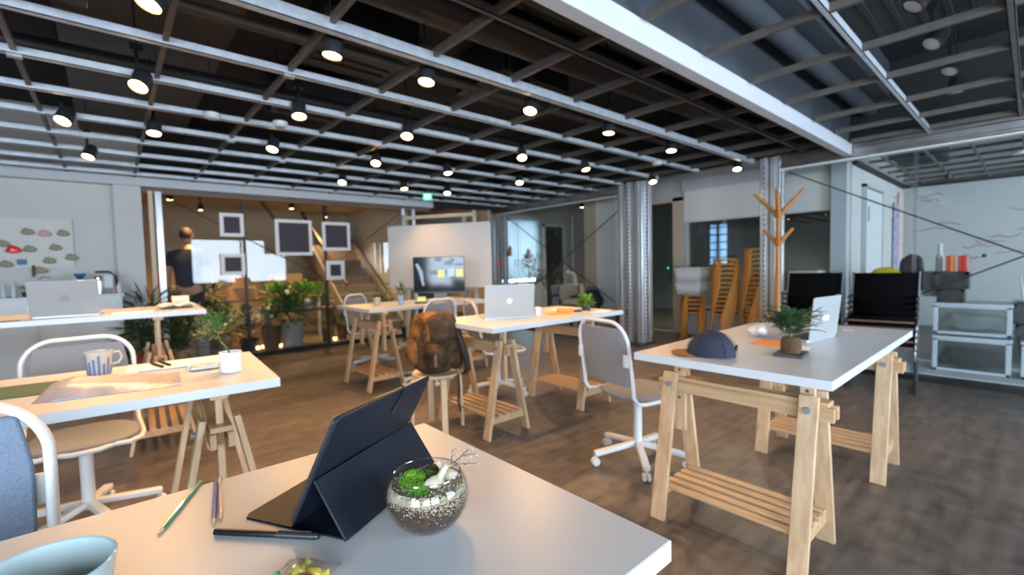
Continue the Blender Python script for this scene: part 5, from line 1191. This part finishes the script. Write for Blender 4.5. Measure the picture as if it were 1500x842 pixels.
pot_plant('mixed red and green planting on the black stand', (.85, 8.7, .70), .22, .10, 'blackpot', 'leafd', 260, (.36, .22), .13, 90, flowers=10)
pot_plant('green bush on the black stand near the person', (1.15, 8.75, .70), .12, .10, 'blackpot', 'leaf', 160, (.22, .26), .12, 91)
o = MB().box(-.05, -.05, 0, .05, .05, 1.2).build('red_canister', 'red', bevel=.02); o.location = (.62, 9.4, 0); tag(o, 'red upright canister left of the person behind the glass', 'canister')
tag(MB().box(.5, 7.66, 0.0, 3.9, 7.72, .045).build('stone_kerb', 'rug'), 'pale kerb strip behind the floor track of the far glass', 'kerb')
for i, (x, y) in enumerate(((1.63, 7.66+.12), (1.72, 7.83), (1.93, 7.62+.12), (2.78, 7.74))):
    o = MB().lathe([(0, 0), (.03, 0), (.035, .05), (.03, .05), (0, .01)], 12).build('tea_light_holder', mat('glowing_candle_%d' % i, (1, .8, .5), .4, emit=((1, .68, .3), 2.2))); o.location = (x, y, .05); tag(o, 'glowing tea light by the far glass, %s from the left' % ORD[i], 'candle', 'tea lights along the far glass')

# ---- person in the back room
def skin_body(name, verts, edges, radii, m, parent, root=0, sub=2):
    me = bpy.data.meshes.new(name); me.from_pydata([Vector(v) for v in verts], edges, []); me.materials.append(M[m])
    o = bpy.data.objects.new(name, me); C.objects.link(o); o.parent = parent
    md = o.modifiers.new('skin', 'SKIN'); md.use_smooth_shade = True
    for i, r in enumerate(radii):
        sv = me.skin_vertices[0].data[i]; sv.radius = (r, r) if not isinstance(r, tuple) else r; sv.use_root = (i == root)
    s_ = o.modifiers.new('sub', 'SUBSURF'); s_.levels = sub; s_.render_levels = sub
    return o
ps = thing('person', 'person in a dark navy t-shirt standing with back turned behind the far glass', 'person', (.86, 8.28, 0), math.radians(-25))
V = [(0, 0, 1.0), (0, 0, 1.15), (0, .0, 1.36), (0, .0, 1.52), (0, .0, 1.60), (0, .01, 1.68),   # 0 pelvis..5 neck
     (.09, 0, .94), (.10, .0, .52), (.10, -.02, .10), (.10, .12, .04),
     (-.09, 0, .94), (-.10, .0, .52), (-.10, -.02, .10), (-.10, .12, .04),
     (.19, 0, 1.52), (.25, -.02, 1.24), (.24, .10, 1.02), (-.19, 0, 1.52), (-.26, -.02, 1.24), (-.28, .04, .99)]
Ed = [(0, 1), (1, 2), (2, 3), (3, 4), (4, 5), (0, 6), (6, 7), (7, 8), (8, 9), (0, 10), (10, 11), (11, 12), (12, 13), (3, 14), (14, 15), (15, 16), (3, 17), (17, 18), (18, 19)]
Rr = [(.16, .12), (.15, .11), (.18, .12), (.13, .09), .065, .055, (.095, .095), .065, .045, .04, (.095, .095), .065, .045, .04, .065, .045, .032, .065, .045, .032]
skin_body('body', V, Ed, Rr, 'skin', ps)
Vs = [(0, 0, .98), (0, 0, 1.15), (0, 0, 1.36), (0, 0, 1.52), (0, 0, 1.60), (.19, 0, 1.52), (.235, -.015, 1.33), (-.19, 0, 1.52), (-.24, -.015, 1.33)]
skin_body('tshirt', Vs, [(0, 1), (1, 2), (2, 3), (3, 4), (3, 5), (5, 6), (3, 7), (7, 8)], [(.185, .145), (.175, .135), (.205, .145), (.15, .11), .078, .085, .072, .085, .072], 'shirt', ps)
Vt = [(0, 0, 1.02), (.09, 0, .92), (.10, 0, .52), (.10, -.02, .08), (-.09, 0, .92), (-.10, 0, .52), (-.10, -.02, .08)]
skin_body('trousers', Vt, [(0, 1), (1, 2), (2, 3), (0, 4), (4, 5), (5, 6)], [(.18, .14), .11, .08, .06, .11, .08, .06], 'trousers', ps)
hd = MB().blob((0, .015, 1.79), (.076, .098, .115), 18, 14).build('head', 'skin', ps)
b = MB(); b.blob((0, .105, 1.775), (.014, .02, .022)); 
for sx in (-1, 1): b.blob((sx*.078, .005, 1.785), (.012, .02, .03), 8, 6)
b.build('ears_and_nose', 'skin', hd)
b = MB()
for sx in (-1, 1): b.blob((sx*.03, .098, 1.80), (.012, .008, .007), 8, 5)
b.build('eyes', 'hair', hd); MB().blob((0, .103, 1.735), (.025, .008, .006), 8, 5).build('mouth', 'pink', hd)
MB().blob((0, -.008, 1.818), (.082, .100, .098), 18, 12, jit=.08).build('hair', 'hair', hd)
for sx, hx, hy in ((1, .235, .13), (-1, -.285, .05)):
    hnd = MB().blob((hx, hy, .955), (.022, .038, .045), 10, 8); 
    for k in range(4): hnd.tube([(hx, hy-.025+k*.017, .93), (hx-sx*.008, hy-.025+k*.018, .89), (hx-sx*.02, hy-.022+k*.017, .862+abs(k-1.5)*.006)], [.010, .009, .007], 7)
    hnd.tube([(hx-sx*.01, hy+.03, .965), (hx-sx*.025, hy+.05, .93), (hx-sx*.025, hy+.05, .905)], [.011, .010, .008], 7)
    hnd.build('hand', 'skin', ps)
for sx in (-1, 1): MB().blob((sx*.10, .05, .04), (.05, .13, .042), 12, 8).build('shoe', 'black', ps)

# ================================================================== SIDE ROOM OBJECTS
def branchy(label, x, y, h, n, leaf, seed, spread):
    random.seed(seed); t = thing('indoor_tree', label, 'plant', (x, y, 0)); MB().lathe([(0, 0), (.12, 0), (.15, .3), (0, .28)], 16).build('pot', 'blackpot', t); b = MB(); f = MB()
    b.tube([(0, 0, .25), (.02, 0, h*.5), (0, .03, h*.8)], [.015, .012, .008], 6)
    for k in range(7):
        a = random.uniform(0, 6.28); z0 = h*random.uniform(.4, .75); e_ = (math.cos(a)*spread, math.sin(a)*spread, z0+h*.25); b.tube([(0, 0, z0), (e_[0]*.6, e_[1]*.6, z0+h*.12), e_], .006, 5); leafcluster(f, e_, n//7, (.12, .14), leaf)
    leafcluster(f, (0, 0, h*.85), n//3, (.14, .2), leaf); b.build('trunk', 'twig', t); f.build('foliage', 'leafd', t, smooth=False)['kind'] = 'stuff'
branchy('tall dark leaved indoor tree behind the side glass', 6.72, 7.1, 1.45, 260, .08, 100, .22)
branchy('wider dark indoor plant right of the tall tree behind the side glass', 7.0, 6.75, 1.15, 240, .08, 101, .2)
branchy('low sparse branchy plant in front of the bright curtain', 6.6, 7.55, .95, 120, .08, 102, .3)
for i, (y, z, m, lab) in enumerate(((7.30, 1.32, 'redc', 'bright red cloth pennant at the left of the side glass'), (6.95, 1.52, 'pink', 'faded dark pennant on the side glass'), (6.42, 1.44, 'pink', 'pink paper pennant on the side glass'))):
    o = MB().add([(0, -.10, -.10), (0, .08, -.08), (0, -.02, .12), (0, -.09, .08)], [(0, 1, 2, 3)]).build('pennant', m, solid=.004); o.location = (CX-.03, y, z); tag(o, lab, 'pennant')
wc = thing('wooden_chair', 'dark framed chair with a tan back behind the middle table', 'chair', (6.5, 5.9, 0), .3)
MB().box(-.22, -.22, .42, .22, .22, .46).build('seat', 'card', wc); MB().box(.18, -.20, .55, .21, .20, .84).build('backrest', 'jamb', wc)
for sx in (-1, 1):
    for sy in (-1, 1): MB().box(sx*.2-.015, sy*.2-.015, 0, sx*.2+.015, sy*.2+.015, .42 if sx < 0 else .84).build('leg', 'black', wc)
MB().box(-.22, -.24, .62, .22, -.21, .65).build('armrest', 'black', wc); MB().box(-.22, .21, .62, .22, .24, .65).build('armrest', 'black', wc)
bn = thing('low_bench', 'dark brown low bench behind the side glass', 'bench', (6.40, 5.0, 0)); MB().box(-.2, -.55, .38, .2, .85, .44).build('seat', 'brownwood', bn, bevel=.004)
for y in (-.5, .8):
    for x in (-.17, .17): MB().box(x-.02, y-.02, 0, x+.02, y+.02, .38).build('leg', 'brownwood', bn)
bb_ = thing('shoulder_bag', 'dark slouchy bag lying on the low bench behind the side glass', 'bag', (6.40, 5.15, .44)); superblob((0, 0, .17), (.13, .20, .17), 2.2, lump=.12, fr=8).build('bag_body', 'contentd', bb_); superblob((-.05, .13, .14), (.10, .12, .13), 2.2, lump=.1, fr=8, seed=3).build('side_pocket', 'canvas', bb_); MB().tube([(0, -.2, .1), (.0, -.12, .36), (0, .1, .38), (0, .18, .16)], .012, 6).build('strap', 'strap', bb_)

# ================================================================== BOXES ON THE STOOLS AND BY THE RECESS WINDOW
def tub(label, x, y, z, w, d, h, m='box', rz=0, content=None):
    t = thing('storage_box', label, 'storage box', (x, y, z), rz, 'translucent storage boxes')
    b = MB(); b.prism(rrect(w*.86, d*.86, .03), 0, .004)
    o1, o2 = rrect(w*.86, d*.86, .03), rrect(w*.96, d*.96, .03); n = len(o1); b.add([(x_, y_, .002) for x_, y_ in o1]+[(x_, y_, h-.02) for x_, y_ in o2], [(i, (i+1) % n, n+(i+1) % n, n+i) for i in range(n)])
    b.build('tub', m, t, solid=.003); MB().prism(rrect(w, d, .035), h-.03, h-.004).prism(rrect(w*.92, d*.92, .03), h-.004, h).build('lid', m, t, bevel=.003)
    if content: superblob((0, 0, h*.35), (w*.36, d*.36, h*.28), 3, lump=.1, fr=9).build('contents', content, t)
    return t
tub('lower translucent box on the short stool stack', 6.92, 3.56, .725, .48, .40, .18, 'box', .1, 'contentd')
tub('upper translucent box on the short stool stack', 6.92, 3.56, .905, .50, .42, .24, 'box', .1, 'figw')
tub('translucent box on the cabinet right of the steel column', 7.12, 2.03, .80, .34, .36, .28, 'box', 0)
tag(MB().box(6.95, 1.80, 0, 7.32, 2.28, .80).build('side_cabinet', 'cabinet', bevel=.003), 'pale cabinet standing behind the stacked black chairs', 'cabinet')

# ================================================================== MEETING ROOM SHELVES AND BOXES
def drawerbox(label, x, y, z, w, d, h, content=None):
    t = thing('plastic_box', label, 'storage box', (x, y, z), 0, 'clear plastic drawer boxes')
    b = MB(); b.box(-d/2, -w/2, 0, d/2, w/2, .006).box(-d/2, -w/2, 0, -d/2+.006, w/2, h-.03).box(d/2-.006, -w/2, 0, d/2, w/2, h-.03).box(-d/2, -w/2, 0, d/2, -w/2+.006, h-.03).box(-d/2, w/2-.006, 0, d/2, w/2, h-.03)
    b.build('tub', 'fglass', t); MB().box(-d/2-.015, -w/2-.015, h-.035, d/2+.015, w/2+.015, h).build('lid', 'boxg', t, bevel=.008)
    fr = MB().box(-d/2-.012, -w/2-.01, 0, -d/2-.002, w/2+.01, .03).box(-d/2-.012, -w/2-.01, h-.05, -d/2-.002, w/2+.01, h-.03).box(-d/2-.012, -w/2-.01, 0, -d/2-.002, -w/2+.03, h-.03).box(-d/2-.012, w/2-.03, 0, -d/2-.002, w/2+.01, h-.03); fr.build('front_frame', 'boxg', t, bevel=.005)
    if content: superblob((0, 0, h*.36), (d*.38, w*.42, h*.28), 3, lump=.15, fr=9).build('contents', content, t)
    return t
drawerbox('clear plastic box, lower of the stack behind the right-hand glass', 6.62, .40, .06, .54, .42, .36, 'contentd')
drawerbox('clear plastic box, upper of the stack behind the right-hand glass', 6.62, .40, .44, .54, .42, .32, 'boxg')
drawerbox('clear plastic box at the right frame edge, behind the glass', 6.62, -.22, .06, .54, .42, .36, 'contentp')
superblob((6.62, .56, .16), (.12, .10, .05), 2.4, lump=.1).build('folded_cloth', 'contentp'); tag(bpy.data.objects['folded_cloth'], 'magenta folded cloth inside the lower clear plastic box', 'cloth')
def crate(label, x, y, z, w, d, h):
    t = thing('plastic_crate', label, 'crate', (x, y, z)); b = MB().box(-d/2, -w/2, 0, d/2, w/2, .01)
    for s_ in (-1, 1): b.box(-d/2, s_*w/2-.008, 0, d/2, s_*w/2+.008, h).box(s_*d/2-.008, -w/2, 0, s_*d/2+.008, w/2, h)
    b.build('crate_body', 'blackp', t); MB().box(-d/2-.014, -w/2-.014, h-.03, -d/2-.002, w/2+.014, h).box(-d/2-.014, -w/2-.014, 0, -d/2-.002, -w/2+.02, h).box(-d/2-.014, w/2-.02, 0, -d/2-.002, w/2+.014, h).box(-d/2-.014, -w/2, 0, -d/2-.002, w/2, .03).build('rim', 'blackp', t, bevel=.003)
crate('lower small black crate on the clear plastic boxes', 6.60, .555, .765, .18, .28, .13); crate('upper black crate with grey rim on the clear plastic boxes', 6.60, .555, .90, .24, .30, .17)
crate('lower black crate at the right frame edge', 6.62, -.02, .43, .22, .28, .14); crate('upper black crate at the right frame edge', 6.62, -.02, .575, .26, .30, .19)
struct('trim_16', MB().box(6.15, -2.9, .0, 7.0, 1.2, .055), 'white', bevel=.003)
ts = thing('tool_cabinet', 'dim grey cabinet with clutter on top behind the right-hand glass', 'cabinet', (6.85, 1.08, 0)); MB().box(-.2, -.2, .06, .2, .22, .82).build('body', 'grey', ts, bevel=.004)
for k in range(3): MB().box(-.21, -.18, .10+k*.24, -.2, .20, .31+k*.24).build('drawer', 'grey', ts, bevel=.004)
o = superblob((0, 0, .14), (.12, .16, .14), 2.6, lump=.1).build('yellow_bag', 'ybag'); o.location = (6.8, 1.12, .84); tag(o, 'yellow vinyl bag on the grey cabinet behind the glass', 'bag')
o = superblob((0, 0, .22), (.10, .12, .22), 2.4, lump=.12).build('dark_bag', 'contentd'); o.location = (6.95, .92, .82); tag(o, 'dark padded bag beside the yellow bag', 'bag')
o = MB().box(-.08, -.10, 0, .08, .10, .05).build('orange_pouch', 'orange', bevel=.015); o.location = (6.75, .93, .82); tag(o, 'orange pouch under the dark bag behind the glass', 'pouch')
for i in range(5):
    o = MB().box(-.10, -.014, 0, .10, .014, .17-.006*(i % 3)).build('book', ('red', 'redc', 'pink', 'orange', 'red')[i], bevel=.002); o.location = (6.62, .46+i*.032, 1.075); tag(o, 'red toned book on the upper black crate, %s from the right' % ORD[i], 'book', 'red books on the crate')
o = MB().lathe([(0, 0), (.035, 0), (.035, .16), (.02, .19), (.02, .30), (0, .30)], 14).build('spray_bottle', 'white'); o.location = (6.85, .68, 1.075-.0); tag(o, 'white spray bottle behind the red books', 'bottle')
tag(MB().box(6.70, .55, .80, 7.05, .80, 1.07).build('carton', 'grey'), 'grey carton carrying the white bottle behind the glass', 'box')
tag(MB().box(10.0, 1.57, 1.0, 10.38, 1.585, 2.15).build('wall_poster', 'poster', smooth=False), 'violet printed poster near the corner of the white room', 'poster')
tag(MB().box(10.42, 1.57, 1.2, 10.80, 1.585, 2.35).build('wall_poster', 'posterr', smooth=False), 'red and white printed poster right of the violet one', 'poster')
bt = thing('umbrella_stand', 'clear vase with a white plume at the right frame edge', 'vase', (7.2, .05, .06)); MB().lathe([(0, 0), (.08, 0), (.09, .7), (.085, .7), (.075, .02), (0, .02)], 16).build('vase', 'fglass', bt); MB().tube([(0, 0, .02), (.02, 0, .6), (-.02, .04, .95)], [.01, .02, .005], 8).build('plume', 'white', bt)
